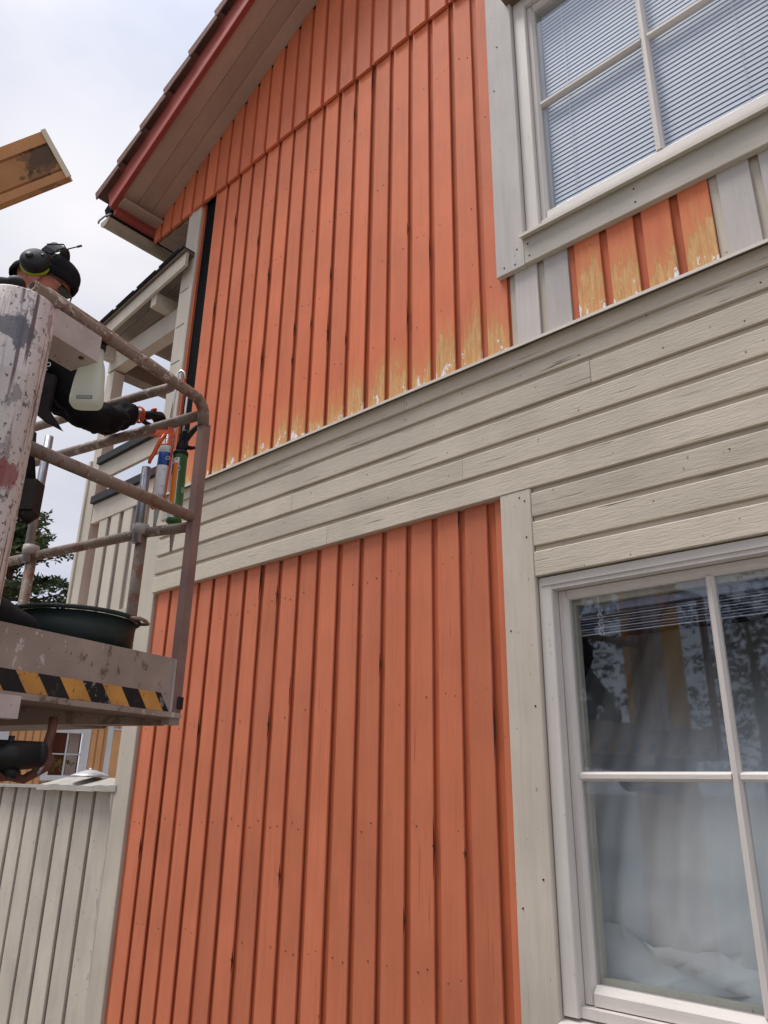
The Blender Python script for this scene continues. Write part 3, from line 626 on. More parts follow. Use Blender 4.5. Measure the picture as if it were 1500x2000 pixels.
for k in range(8):
    m = MB(); z = 2.175+.0105*k; m.prism([(.118, z), (.143, z+.0025), (.143, z+.0045), (.118, z+.002)], -1.425, lx1-.10, lambda u, v, w: (w, u, v)); m.build('slat', 'blind' if k % 2 == 0 else 'slat_dark', b2)
bx('head_rail', 'slat_dark', b2, -1.425, lx1-.10, .116, .146, 2.262, 2.29)
for dx in (0, .012): 
    m = MB(); pts = [(-1.325+dx+.006*math.sin(k*2.1+dx*90), .114, 2.27-.0105*k) for k in range(11)]; m.tube(pts, .0016, 5); m.build('cord', 'cord', b2)
# curtain: shaped to recede upwards so light fades, gathers and crumples on the sill
m = MB(); NX, NZ = 110, 90; X0c, X1c = -1.78, lx1-.1
for j in range(NZ+1):
    q = j/NZ; z = .925+1.42*q
    for i in range(NX+1):
        p = i/NX; x = X0c+(X1c-X0c)*p
        edge = .0
        xx = x+edge*max(0, 1-p*6)
        y = .235+1.15*max(0, q-.2)**1.5+.010*math.sin(p*40+1.3*q)+.007*math.sin(p*83+2*q)
        if q < .30:                                  # slack cloth folded over itself along the sill
            k = (.30-q)/.30
            y += k*(.045*math.sin(7*p+11*q)+.028*abs(math.sin(11*p-19*q+.6))+.020*abs(math.sin(19*p+13*q))+.006*math.sin(47*p-23*q))-.06*k
        y = max(y, (.19 if z < 1.2 else .128) if z < 2.1 else .20)
        m.v.append((xx, y, z))
for j in range(NZ):
    for i in range(NX): m.face((j*(NX+1)+i, j*(NX+1)+i+1, (j+1)*(NX+1)+i+1, (j+1)*(NX+1)+i), 0, True)
cur = tag(m.build('curtain', 'curtain'), 'pale curtain hanging in the ground-floor window, crumpled along the sill', 'curtain')
m = MB(); random.seed(12); NXh, NZh = 22, 7             # slack hem lying in angular folds on the sill
for j in range(NZh+1):
    for i in range(NXh+1):
        q = j/NZh; jx, jz = random.uniform(-.022, .022), random.uniform(-.012, .012)
        drift = .10*math.sin(i*.55+.9)*(1-.3*q)
        m.v.append((-1.56+1.36*i/NXh+jx, .150+.045*q+random.uniform(-.016, .016)*(1 if j < NZh else .2), .915+.030*j+max(-.02, drift*.5)*q+jz*(j > 0)))
for j in range(NZh):
    for i in range(NXh):
        a, b, c, d = j*(NXh+1)+i, j*(NXh+1)+i+1, (j+1)*(NXh+1)+i+1, (j+1)*(NXh+1)+i
        if random.random() < .6: m.face((a, b, c), 0, True); m.face((a, c, d), 0, True)
        else: m.face((a, b, d), 0, True); m.face((b, c, d), 0, True)
m.build('curtain_hem', 'curtain', cur)
# ------------------------------------------------------------------ grey board fence at the corner
fence = empty('fence', (-5.6, .1, 0), 'grey vertical board fence with a weathered cap rail at the house corner', 'fence')
bx('fence_backing', 'fence_base', fence, -9.0, -4.592, .112, .14, 0.05, 1.556)
edges = [-4.72, -4.971, -5.214, -5.451, -5.698, -5.956, -6.193]; 
while edges[-1] > -8.9: edges.append(edges[-1]-.246)
rights = [-4.592, -5.018, -5.255, -5.497, -5.742, -5.999, -6.234]
while len(rights) < len(edges): rights.append(rights[-1]-.246)
for l, r_ in zip(edges, rights[:1]+rights[1:]):
    pass
lefts = [-4.971, -5.214, -5.451, -5.698, -5.956, -6.193]
while lefts[-1] > -8.8: lefts.append(lefts[-1]-.246)
rr = [-4.594]+[x-.046 for x in lefts[:-1]]
for l, r_ in zip(lefts, rr):
    board('fence_board', fence, l, .06, 0.05, 1.556, round(r_-l, 3), 'fence', t=.015, jit=.003)
    board('base_board', fence, l-.07, .076, 0.05, 1.556, .10, 'fence_base', t=.03)
m = MB(); N = 26
def capz(x): return .004*math.sin(x*9)+.003*math.sin(x*31)
for i in range(N+1):
    x = -5.70+(-4.60+5.70)*i/N; dz = capz(x); dy = .004*math.sin(x*23)
    m.v += [(x, -.02+dy, 1.545+dz*.4), (x, -.02+dy, 1.580+dz), (x, .17, 1.632+dz), (x, .17, 1.557)]
for i in range(N):
    a = i*4; b = a+4
    for k in range(4): m.face((a+k, a+(k+1) % 4, b+(k+1) % 4, b+k))
m.face((0, 1, 2, 3)); m.face((N*4+3, N*4+2, N*4+1, N*4)); m.build('cap_rail', 'fence_cap', fence)
bx('cap_rail', 'fence_cap', fence, -9.0, -5.712, -.01, .165, 1.558, 1.578)
m = MB(); random.seed(21); z = 1.60; k = 0
while z > .5:                                        # cracked filler hanging along the seam, wide and narrow by turns
    w = random.choice((.004, .006, .012, .018, .022)); m.v += [(-4.6365-w, -.006-.006*random.random(), z), (-4.630, -.013, z)]
    if k: m.face((2*k-2, 2*k-1, 2*k+1, 2*k))
    z -= random.uniform(.015, .07); k += 1
m.build('torn_filler', 'fence_cap', fence)
dsc = empty('metal_lid', (-5.15, .09, 1.61), 'shallow silver conical lid lying on the fence cap', 'lid')
m = MB(); m.lathe([(0, .046), (.03, .043), (.08, .027), (.122, .010), (.127, .004), (.123, 0), (.08, .0), (0, .0)], (-5.15, .09, 1.636), (0, 0, 1), 36); dl = m.build('lid_shell', 'disc', dsc)
m = MB(); m.lathe([(0, .012), (.01, .010), (.012, 0)], (-5.15, .09, 1.680), (0, 0, 1), 12); m.build('lid_knob', 'disc', dsc)

# ------------------------------------------------------------------ neighbouring house
u = Vector((.30, .954, 0)).normalized(); nv = Vector((u.y, -u.x, 0)); O = Vector((-15.40, 4.60, 0))
def nb(a, d, z): q = O+u*a+nv*d; return (q.x, q.y, z)
nh = empty('house', tuple(O), 'yellow-orange neighbouring house with white four-pane window beyond the fence', 'house')
def nbox(name, mat, a0, a1, d0, d1, z0, z1, parent=nh):
    m = MB(); c = O+u*((a0+a1)/2)+nv*((d0+d1)/2); m.obox((c.x, c.y, (z0+z1)/2), u*((a1-a0)/2), nv*((d1-d0)/2), (0, 0, (z1-z0)/2)); return m.build(name, mat, parent)
nwall = MB()
for a0, a1, z0, z1 in ((-5, -.08, 0, 3.6), (.56, 4, 0, 3.6), (-.08, .56, 0, 1.70), (-.08, .56, 2.56, 3.6)):
    c = O+u*((a0+a1)/2)+nv*-.1; nwall.obox((c.x, c.y, (z0+z1)/2), u*((a1-a0)/2), nv*.08, (0, 0, (z1-z0)/2))
nwall = nwall.build('wall', 'neigh', nh)
m = MB(); a = -5.0
while a < 4:
    if not (-.22 < a < .60):
        c = O+u*(a+.055)-nv*.005; m.obox((c.x, c.y, 1.8), u*.05, nv*.014, (0, 0, 1.78))
    else:
        for z0, z1 in ((0, 1.68), (2.62, 3.58)): c = O+u*(a+.055)-nv*.005; m.obox((c.x, c.y, (z0+z1)/2), u*.05, nv*.014, (0, 0, (z1-z0)/2))
    a += .135
tag(m.build('cladding_board', 'neigh', nh), kind='stuff')
nw = nbox('window_frame', 'neigh_white', -.16, -.05, .0, .05, 1.60, 2.66)
nbox('casing', 'neigh_white', .51, .66, .0, .05, 1.60, 2.66, nw); nbox('casing', 'neigh_white', -.05, .51, .0, .05, 2.53, 2.66, nw); nbox('sill', 'neigh_white', -.18, .68, .0, .09, 1.62, 1.72, nw)
nbox('muntin', 'neigh_white', .215, .245, -.02, .03, 1.72, 2.53, nw); nbox('muntin', 'neigh_white', -.05, .51, -.021, .028, 2.11, 2.135, nw)
for a0, a1 in ((-.05, .215), (.245, .51)):
    for z0, z1 in ((1.72, 2.11), (2.135, 2.53)):
        m = MB(); m.add([nb(a0, .0, z0), nb(a1, .0, z0), nb(a1, .0, z1), nb(a0, .0, z1)], [(0, 1, 2, 3)]); m.build('pane', 'glass', nw)
nbox('window_interior', 'dark', -.1, .6, -.75, -.7, 1.4, 2.8); nbox('window_curtain', 'curtain', .30, .50, -.26, -.24, 1.72, 2.55)
m = MB()
random.seed(4)
for k in range(26):
    p = Vector(nb(random.uniform(0, .42), -.14, 1.76+random.random()*.22)); d = Vector((random.uniform(-1, 1), random.uniform(-1, 1), random.uniform(.1, 1))).normalized()*.09; e = d.orthogonal()*.35
    m.add([p, p+d*.5+e, p+d, p+d*.5-e], [(0, 1, 2, 3)])
m.build('houseplant', leafmat('houseplant_leaf', (.05, .14, .02), (.1, .22, .03)), nh)
nbox('corner_board', 'neigh_white', .985, 1.095, .0, .05, 0, 3.6); nbox('side_panel', 'neigh', 1.10, 3.4, .0, .03, 0, 2.62); nbox('panel_trim', 'neigh_white', 1.10, 3.4, .03, .05, 2.625, 2.66)
nbox('window_casing', 'neigh_white', -1.05, -.86, .0, .05, 1.7, 2.7); nbox('shutter', 'cloth_grey', -1.5, -1.05, .0, .03, 1.8, 2.7)
m = MB(); m.prism([(-.5, 3.55), (-3.2, 4.7), (-6, 3.5), (-6, 3.4), (-3.2, 4.55), (-.5 + .9, 3.35), (.4, 3.45)], -5.3, 4.3, lambda d, z, a: nb(a, d, z)); m.build('roof', 'tile', nh)

# ------------------------------------------------------------------ pine tree
def needles(mb, c, size, n, nn=7, w=.16):
    for _ in range(n):
        p = Vector(c)+Vector((random.gauss(0, .42)*size[0], random.gauss(0, .42)*size[1], random.gauss(0, .42)*size[2]))
        for k in range(nn):
            d = Vector((random.uniform(-1, 1), random.uniform(-1, 1), random.uniform(-.35, .9))).normalized(); l = random.uniform(.13, .26)
            e = d.cross(Vector((random.random()-.5, random.random()-.5, random.random()-.5))).normalized()*l*w
            mb.add([p-e*.6, p+d*l*.55-e, p+d*l, p+d*l*.55+e], [(0, 1, 2, 3)])
def pine(name, base, h, crown0, rad, n_br, label, tufts=9, seed=1, lean=0, nm='needle', group=None, size=1.0):
    random.seed(seed); t = empty(name, base, label, 'tree', group); b = Vector(base)
    tr = MB(); pts = [b+Vector((lean*q*q+.12*math.sin(q*5), .1*math.sin(q*4+1), h*q)) for q in [i/9 for i in range(10)]]; tr.tube(pts, [.20*(1-.85*i/9)*h/8+.02 for i in range(10)], 10)
    cr = MB()
    for k in range(n_br):
        q = crown0+(1-crown0)*((k+random.random())/n_br); i = min(8, int(q*9)); p0 = pts[i].lerp(pts[i+1], q*9-i)
        a = k*2.4+random.uniform(-.5, .5); prof = math.sin(min(1, (q-crown0)/(1-crown0)*.8+.3)*math.pi*.95)**.6
        L = rad*max(.25, prof)*random.uniform(.65, 1.1)
        e = p0+Vector((math.cos(a)*L, math.sin(a)*L, L*random.uniform(.0, .30))); mid = p0.lerp(e, .5)+Vector((0, 0, -.06*L))
        tr.tube([p0, mid, e], [.05*h/8, .03*h/8, .012], 6)
        for j in range(4):
            c = p0.lerp(e, .42+.2*j)+Vector((random.uniform(-.2, .2), random.uniform(-.2, .2), .08)); needles(cr, c, (.40*size, .40*size, .15*size), tufts)
    tr.build('trunk', 'bark', t); cr.build('crown', nm, t); return t
pine('pine_tree', (-22.5, 5.9, 0), 9.0, .50, 2.0, 46, 'dark green pine tree rising behind the lift at the left', 10, 11)
pine('pine_tree', (-26.2, 4.6, 0), 9.2, .45, 1.8, 24, 'second pine standing further back, half hidden by the round column', 8, 12)
# woodland behind the viewpoint, mirrored in the ground-floor panes
random.seed(5); tb = MB(); tw = MB()
for k in range(9):
    x = -14+k*1.9+random.uniform(-.4, .4); yy = -15-random.uniform(0, 5); hh = random.uniform(6.5, 11.5)
    tw.tube([(x, yy, 0), (x+.1, yy, hh*.5), (x, yy, hh*.97)], [.2, .15, .03], 7, 1)
    for q in range(26):
        f = .30+.70*q/26; a = q*2.4; L = (1.25-f)*2.0*random.uniform(.7, 1.1)
        c = Vector((x+math.cos(a)*L*.7, yy+math.sin(a)*L*.7, hh*f))
        for _ in range(40):
            p = c+Vector((random.gauss(0, .45), random.gauss(0, .45), random.gauss(0, .18)))
            for z in range(3):
                d = Vector((random.uniform(-1, 1), random.uniform(-1, 1), random.uniform(-.5, .6))).normalized(); l = random.uniform(.09, .17); e = d.orthogonal().normalized()*l*.22
                tb.add([p-e, p+d*l*.5-e*1.3, p+d*l, p+d*l*.5+e*1.3], [(0, 1, 2, 3)])
o = len(tb.v); tb.v += tw.v
for f_, mi_, s_ in zip(tw.f, tw.mi, tw.sm): tb.face([i+o for i in f_], 1, s_)
tag(tb.build('woodland', ['needle_far', 'bark']), kind='stuff')

# ------------------------------------------------------------------ aerial lift basket
P0 = Vector((-2.193, -1.20, 0)); av = Vector((.25038, -.96815, 0)); bv = Vector((-.9703, -.2419, 0))
# make bv exactly square to av
bv = Vector((av.y, -av.x, 0)); bv = bv if bv.x < 0 else -bv
nv2 = -bv                                        # outward normal of the near side
def L(s, t, z): q = P0+av*s+bv*t; return Vector((q.x, q.y, z))
SL, TL = 1.45, 1.25                               # basket size
lift = empty('lift_basket', tuple(L(.7, .6, 1.75)), 'worn brown aerial lift basket with hazard stripes beside the house wall', 'aerial lift')
def arc(c, a, b, r, n=5):                        # quarter bend: c + r*(a cos + b sin)
    return [c+a*(r*math.cos(math.pi/2*k/n))+b*(r*math.sin(math.pi/2*k/n)) for k in range(n+1)]
def tubep(name, pts, r, mat='rail', parent=lift, n=14): m = MB(); m.tube(pts, r, n); return m.build(name, mat, parent)
TR = .020
Z = Vector((0, 0, 1))
# near-side top rail, ending open above the column
m = MB(); p = [L(.775, 0, 2.958), L(.70, 0, 2.955), L(.40, 0, 2.950), L(.07, 0, 2.948)]
m.tube(p, TR, 14, cap=False); m.lathe([(TR, 0), (TR*.68, 0), (TR*.68, -.12)], p[0], (p[0]-p[1]), 14)
m.build('top_rail', 'rail', lift)
# bend into the corner post
tubep('rail_bend', arc(L(.07, 0, 2.888), Z, -av, .060)+[L(.006, 0, 2.85)], TR+.001)
m = MB(); m.obox(L(0, 0, 2.335), av*.019, bv*.015, (0, 0, .525)); m.build('corner_post', 'post_brown', lift)
# second inner bar
tubep('inner_rail', [L(.70, .045, 3.000)]+[L(.52, .045, 2.998), L(.16, .048, 2.995)]+arc(L(.16, .11, 2.988), -bv, -av, .06)[0:]+[L(.10, .20, 2.99), L(.10, .6, 2.988), L(.10, TL, 2.985)], TR*.92)
tubep('end_rail', [L(.0, .02, 2.905), L(.0, .5, 2.895), L(0, TL, 2.88)], TR)
tubep('middle_rail', [L(.76, 0, 2.475), L(.4, 0, 2.482), L(.018, 0, 2.488)], TR)
tubep('middle_rail', [L(0, .02, 2.458), L(0, .22, 2.466), L(0, .80, 2.452), L(0, TL, 2.44)], TR*.95)
for t, z1 in ((.245, 2.62), (.84, 2.875)):
    tubep('post', [L(.0, t, 1.83), L(0, t, 2.46)], TR)
    tubep('gate_bar', [L(.025, t-.004, 2.42), L(.025, t-.004, z1+.10)], TR*.85, 'galv')
    m = MB(); m.lathe([(.020, -.02), (.031, -.018), (.031, .018), (.020, .02)], L(.012, t-.002, 2.475), (0, 0, 1), 14); m.build('clamp', 'bracket', lift)
for s, t in ((SL, 0), (SL, TL), (0, TL)):
    m = MB(); m.obox(L(s, t, 2.36), av*.021, bv*.016, (0, 0, .54)); m.build('corner_post', 'post_brown', lift)
tubep('top_rail', [L(.0, TL, 2.9), L(SL, TL, 2.9)], TR); tubep('top_rail', [L(SL, 0, 2.9), L(SL, TL, 2.9)], TR); tubep('top_rail', [L(.9, 0, 2.9), L(SL, 0, 2.9)], TR)
tubep('middle_rail', [L(0, TL, 2.44), L(SL, TL, 2.44)], TR)
# toe boards, tray, deck
m = MB(); m.obox(L(SL/2+.012, -.002, 1.90), av*(SL/2-.012), bv*.004, (0, 0, .087)); toe = m.build('toe_board', 'toe', lift)
for (s0, s1, t0, t1) in ((0, 0, .02, TL), (SL, SL, .0, TL), (0, SL, TL, TL)):
    a, b = L(s0, t0, 1.90), L(s1, t1, 1.90); d = (b-a)/2; w = d.normalized().cross(Z)*.004; m = MB(); m.obox((a+b)/2, d, w, (0, 0, .085)); m.build('toe_board', 'toe', lift)
m = MB(); m.obox(L(SL/2, TL/2, 1.968), av*(SL/2-.01), bv*(TL/2-.01), (0, 0, .008)); m.build('deck', 'tray', lift)
m = MB(); m.obox(L(SL/2, -.004, 1.806), av*(SL/2+.012), bv*.022, (0, 0, .008)); m.build('tray_lip', 'toe', lift)
m = MB()
st = [(.0, .028, 1.776), (.18, .05, 1.768), (.40, .085, 1.752), (.62, .115, 1.730), (SL, .20, 1.70)]
for s_, t_, z_ in st: m.v += [tuple(L(s_, -.015, 1.7975)), tuple(L(s_, t_, 1.792)), tuple(L(s_, t_+.006, z_)), tuple(L(s_, t_+.26, z_+.004)), tuple(L(s_, t_+.27, 1.772)), tuple(L(s_, TL, 1.772)), tuple(L(s_, TL, 1.7975))]
for i in range(len(st)-1):
    for k in range(7): m.face((i*7+k, i*7+(k+1) % 7, i*7+7+(k+1) % 7, i*7+7+k))
m.face(range(7)); m.face(range(len(st)*7-1, len(st)*7-8, -1)); m.build('tray', 'tray', lift)
m = MB(); m.obox(L(.66, -.03, 1.775), av*.055, bv*.02, (0, 0, .028)); m.build('lug', 'bracket', lift)
m = MB(); m.obox(L(.002, -.001, 1.842), av*.016, bv*.017, (0, 0, .03)); m.build('corner_shoe', 'post_brown', lift)
m = MB(); m.obox(L(.010, -.002, 1.795), av*.022, bv*.018, (0, 0, .018)); m.build('corner_foot', 'toe', lift)
m = MB(); m.obox(L(.022, -.009, 1.90), av*.003, bv*.003, (0, 0, .085)); m.build('weld_seam', 'bracket', lift)
# hazard stripes: separate slanting film patches on the lower half of the toe board
zc0, zc1 = 1.817, 1.872; slant = -.044
def stripe(s0, s1, mat, z0=zc0, z1=zc1, lift_=.0007):
    m = MB(); f = lambda s, z: L(s-slant*(z-zc0)/(zc1-zc0), -.0065-lift_, z)
    q = [f(s0, z0), f(s1, z0), f(s1, z1), f(s0, z1)]; b = [p+bv*.0006 for p in q]
    m.add(q+b, [(0,1,2,3),(7,6,5,4),(0,4,5,1),(1,5,6,2),(2,6,7,3),(3,7,4,0)]); return m.build('hazard_stripe', mat, toe)
s = .028; k = 0
wid = [.026, .072, .070, .073, .074, .077, .072, .068, .070, .070, .07, .07]
for i, w in enumerate(wid*2):
    if s+w > SL-.05: break
    stripe(s, s+w, 'hz_k' if i % 2 == 0 else 'hz_y', lift_=.0004+.0003*(i % 2)); s += w
m = MB(); m.obox(L(-.003, -.0245, 1.846), av*.013, bv*.0006, (0, 0, .02)); m.build('hazard_stripe', 'hz_k', lift)
# round column and the box bracket between it and the top rail
cc = L(.80, 0, 0)
m = MB(); m.lathe([(.1, 1.95), (.1, 2.62), (.1006, 2.622), (.1, 2.625), (.1, 2.868), (.098, 2.872), (.0955, 2.872), (.0955, 2.78), (0, 2.78)], cc, (0, 0, 1), 64); m.build('column', 'column', lift)
m = MB(); m.obox(L(.612, .035, 2.875), av*.085, bv*.06, (0, 0, .045)); br = m.build('bracket_box', 'bracket', lift)
m = MB(); m.lathe([(0, -.003), (.008, -.003), (.008, .002)], L(.57, .0, 2.829), (0, 0, 1), 10); m.build('bolt_head', 'cast', br)
# slewing motor and cast arm under the tray, then the boom going off to the machine
m = MB()
m.ball((-2.045, -1.755, 1.660), (.050, .062, .036), 18, 12); m.ball((-2.10, -1.84, 1.655), (.07, .07, .036), 16, 10)
m.tube([(-2.012, -1.692, 1.664), (-2.06, -1.80, 1.658), (-2.12, -1.93, 1.652)], [.033, .041, .036], 18); m.ball((-2.012, -1.692, 1.664), (.02, .02, .033), 12, 8); m.tube([(-2.03, -1.765, 1.68), (-2.028, -1.765, 1.708)], .008, 8); m.tube([(-2.045, -1.765, 1.630), (-2.022, -1.735, 1.612)], [.018, .012], 8)
mo = m.build('slew_motor', 'machine', lift)
m = MB(); m.tube([L(.44, .02, 1.765), L(.446, .012, 1.73), L(.458, .006, 1.695), L(.462, .0, 1.668), L(.452, -.002, 1.655), L(.462, -.002, 1.638), L(.492, 0, 1.618), L(.52, 0, 1.604), L(.56, 0, 1.612), L(.60, .0, 1.610), L(.74, .0, 1.606), L(.9, .02, 1.60)], [.012, .012, .012, .014, .018, .016, .012, .011, .012, .014, .02, .024], 12); m.build('cast_arm', 'cast', lift)
m = MB(); m.tube([L(.478, -.014, 1.640), L(.492, -.014, 1.618)], .006, 8); m.build('pin', 'galv', lift)
m = MB(); m.tube([L(.9, .0, 1.62), L(1.4, .2, 1.55), (-3.1, -5.0, 1.2)], .07, 14); m.build('boom', 'boom', lift)
m = MB(); m.obox((-3.35, -5.35, 2.3), (.22, .05, 0), (-.05, .2, 0), (0, 0, 2.3)); m.build('mast', 'boom', lift)
# ------------------------------------------------------------------ tub
tub = empty('tub', (-2.31, -1.52, 1.94), 'round black rubber tub with a rolled rim standing behind the toe board', 'tub')
tcx = Vector((-2.335, -1.505, 0)); TRr = .195
m = MB(); m.lathe([(0, 1.978), (.176, 1.978), (TRr-.006, 2.085), (TRr-.012, 2.085), (.166, 1.99), (0, 1.99)], tcx, (0, 0, 1), 48); m.build('tub_body', 'tub', tub)
m = MB(); c_ = [tcx+Vector((math.cos(2*math.pi*k/48)*TRr, math.sin(2*math.pi*k/48)*TRr, 2.092)) for k in range(49)]; m.tube(c_, .0075, 8, cap=False); m.build('rim', 'tub', tub)
hd = Vector((.74, .67, 0)).normalized(); hp = Vector((-hd.y, hd.x, 0))
m = MB(); e = tcx+hd*TRr+Vector((0, 0, 2.088)); m.tube([e-hp*.05+hd*-.005, e-hp*.045+hd*.026, e+hd*.032, e+hp*.045+hd*.026, e+hp*.05-hd*.005], .006, 8); m.build('handle', 'rail', tub)

# ------------------------------------------------------------------ plank poking in from the left
tip = [Vector((-1.6735, -2.1069, 3.1917)), Vector((-1.6497, -2.0290, 3.0788))]
dirv = Vector((.6025, .5960, .5309)).normalized()
pk = empty('plank', tuple(tip[1]-dirv*.9), 'weathered brown plank with grooved underside jutting up at the left edge', 'plank')
wv = (tip[1]-tip[0]); W_ = wv.length; wv.normalize(); LN = .9
wv = (wv-dirv*wv.dot(dirv)).normalized(); tn = wv.cross(dirv).normalized()
if tn.z > 0: tn = -tn                            # tn is the underside, towards the ground
T_ = .022
g = G('grimy_plank_underside', .75, .2); g1 = g.noise((1, 1, 1), 30, 5, .7); g2 = g.noise((1, 1, 1), 7, 4, .6)
c = g.mix(g.rng(g2, .35, .65), (.47, .225, .095), (.36, .165, .07))
tm = (tip[0]+tip[1])/2-dirv*.035
for off, rad_, am in ((0, .040, .95), (.05, .03, .6), (-.02, .045, .8)): c = blob(tuple(tm+wv*off-dirv*abs(off)*.6), rad_, (.085, .060, .045), g1, c, am*.75)
c = g.mix(g.rng(g1, .60, .66, 0, .8), c, (.09, .06, .04)); g.col(c); g.bump(g1, .4, .002); M['plank_face'] = g.m
def pkp(w, h, l): return tip[0]+wv*w+tn*h+dirv*l
prof = [(0, -T_), (0, 0), (.034, 0), (.036, -.004), (.039, -.004), (.041, 0), (W_-.030, 0), (W_-.028, -.004), (W_-.025, -.004), (W_-.023, 0), (W_, 0), (W_+.006, -.006), (W_+.006, -.012), (W_, -.013), (W_, -T_)]
m = MB(); m.prism(prof, -LN, -.0005, lambda a, b, c: pkp(a, b, c)); m.build('plank_body', 'plank_face', pk)
m = MB(); m.prism([(a, b) for a, b in prof], 0, .004, lambda a, b, c: pkp(a, b, c)); m.build('end_grain', 'plank_end', pk)
m = MB(); m.prism([(.001, .0006), (.033, .0006), (.033, .0012), (.001, .0012)], -LN, 0, lambda a, b, c: pkp(a, b, c)); m.build('bare_strip', 'plank_edge', pk)
m = MB(); m.prism([(W_-.0225, .0006), (W_-.001, .0006), (W_-.001, .0012), (W_-.0225, .0012)], -LN, 0, lambda a, b, c: pkp(a, b, c)); m.build('bare_strip', 'plank_edge', pk)
m = MB(); m.prism([(.0, .0005), (W_, .0005), (W_, .0060), (.0, .0060)], -.007, .006, lambda a, b, c: pkp(a, b, c)); m.build('end_lip', 'plank_end', pk)

# ------------------------------------------------------------------ text helper
def text(name, s, size, mat, origin, xdir, ydir, parent, ext=.0004):
    cu = bpy.data.curves.new(name, 'FONT'); cu.body = s; cu.size = size; cu.extrude = ext; cu.align_x = 'CENTER'
    o = bpy.data.objects.new(name, cu); C.objects.link(o)
    me = bpy.data.meshes.new_from_object(o.evaluated_get(bpy.context.evaluated_depsgraph_get())); bpy.data.objects.remove(o); bpy.data.curves.remove(cu)
    x = Vector(xdir).normalized(); y = Vector(ydir); y = (y-x*y.dot(x)).normalized(); z = x.cross(y)
    me.transform(Matrix.Translation(origin) @ Matrix((x, y, z)).transposed().to_4x4()); me.materials.clear(); me.materials.append(M[mat])
    me.name = name; return link(name, me, parent)

# ------------------------------------------------------------------ caulking guns (hang nozzle-down from the rails)
CR = Vector((.738, .674, 0))                      # image-right, horizontal
CF = Vector((-.674, .738, 0))                     # away from the viewpoint
def partlathe(name, mat, prof, c, ax, parent, n=24): m = MB(); m.lathe(prof, c, ax, n); return m.build(name, mat, parent)
# orange skeleton gun with a white cartridge
top = Vector((-2.352, -1.235, 3.00)); botp = Vector((-2.362, -1.250, 2.545)); axd = (botp-top).normalized()
cg = empty('caulking_gun', tuple(botp), 'orange caulking gun holding a white and blue cartridge', 'caulking gun')
c1 = Vector((-2.360, -1.247, 2.800)); c0 = Vector((-2.363, -1.252, 2.560)); ax = (c0-c1).normalized()
m = MB(); hook = [c1-ax*.02, c1-ax*.24, c1-ax*.325, c1-ax*.335+CR*.012, c1-ax*.325+CR*.026, c1-ax*.300+CR*.028]; m.tube(hook, .0052, 8); m.build('rod', 'chrome', cg)
crt = MB(); crt.lathe([(0, 0), (.0235, 0), (.0245, .003), (.0245, .238), (.021, .243), (0, .243)], c1, ax, 28); crt = crt.build('cartridge', 'tube_white', cg)
partlathe('cartridge_band', 'tube_blue', [(.0244, .028), (.0250, .029), (.0250, .082), (.0244, .083)], c1, ax, crt)
partlathe('cartridge_collar', 'tube_cap', [(.0244, .0), (.0252, .001), (.0252, .026), (.0244, .027)], c1, ax, crt)
def label(name, mat, c, ax, r, a0, a1, h0, h1, parent, n=10):      # curved label patch; angles from image-right towards the viewer
    m = MB(); e1 = CR-ax*CR.dot(ax); e1.normalize(); e2 = -(CF-ax*CF.dot(ax)); e2 = (e2-e1*e2.dot(e1)).normalized()
    vs = []
    for k in range(n+1):
        a = R(a0-17+(a1-a0)*k/n); d = e1*math.cos(a)+e2*math.sin(a); vs += [c+d*r+ax*h0, c+d*r+ax*h1]
    m.add(vs, [(2*k, 2*k+1, 2*k+3, 2*k+2) for k in range(n)], 0, True); return m.build(name, mat, parent)
label('label_stripe', 'label_orange', c1, ax, .0249, 150, 185, .085, .236, crt)
for h in (.098, .104, .165, .170): label('label_line', 'print_grey', c1, ax, .0249, 62, 92, h, h+.0012, crt)
for h, a in ((.120, 0), (.128, 0)): label('label_mark', 'print_pale', c1, ax, .0249, 100, 118, h, h+.002, crt)
e2 = Vector((.864, -.504, 0)); e2 = (e2-ax*e2.dot(ax)).normalized()
text('lettering', 'ANT', .017, 'print_grey', c1+e2*.0252+ax*.200+CR*.003, -CR, ax, crt)
text('lettering', 'D', .022, 'tube_cap', c1+e2*.0253+ax*.055+CR*.004, -ax, CR, crt)
m = MB(); m.tube([c1+ax*.243, c1+ax*.262, c1+ax*.345], [.010, .0095, .0035], 12); m.build('nozzle', 'nozzle', cg)
# frame: two side rails, end plate, handle and trigger
m = MB(); rr_ = CR*.0262
m.obox(c1+rr_-CF*.012+ax*.100, ax*.150, CF*.006, CR*.0016); m.obox(c1+CR*.022-CF*.014-ax*.048, ax*.012, CF*.004, CR*.004)
m.obox(c1-rr_*.95+CF*.02+ax*.125, ax*.122, CF*.005, CR*.0015); m.lathe([(.010, .243), (.027, .243), (.027, .247), (.010, .247)], c1, ax, 20); m.lathe([(0, -.004), (.026, -.004), (.026, 0), (0, 0)], c1, ax, 20)
m.build('gun_frame', 'gun_orange', cg)
m = MB(); m.obox(c1-ax*.045+CR*.006, ax*.040, CF*.007, CR*.010); m.obox(c1-ax*.058-CR*.02, ax*.013, CF*.006, CR*.028); m.build('gun_housing', 'gun_orange', cg)
m = MB(); m.tube([c1-ax*.06-CR*.036, c1-ax*.045-CR*.062, c1-ax*.048-CR*.045], [.008, .007, .006], 8)
m.tube([c1-ax*.055-CR*.012, c1-ax*.02-CR*.030, c1+ax*.02-CR*.042, c1+ax*.055-CR*.055, c1+ax*.068-CR*.056], [.008, .0085, .008, .0075, .006], 10); m.build('trigger', 'gun_orange', cg)
m = MB()
for k in range(7): m.lathe([(.0060, -.004), (.0095, -.003), (.0095, .0005), (.0060, .0015)], c1-ax*(.008+.0062*k), ax, 12)
m.build('spring', 'chrome', cg)
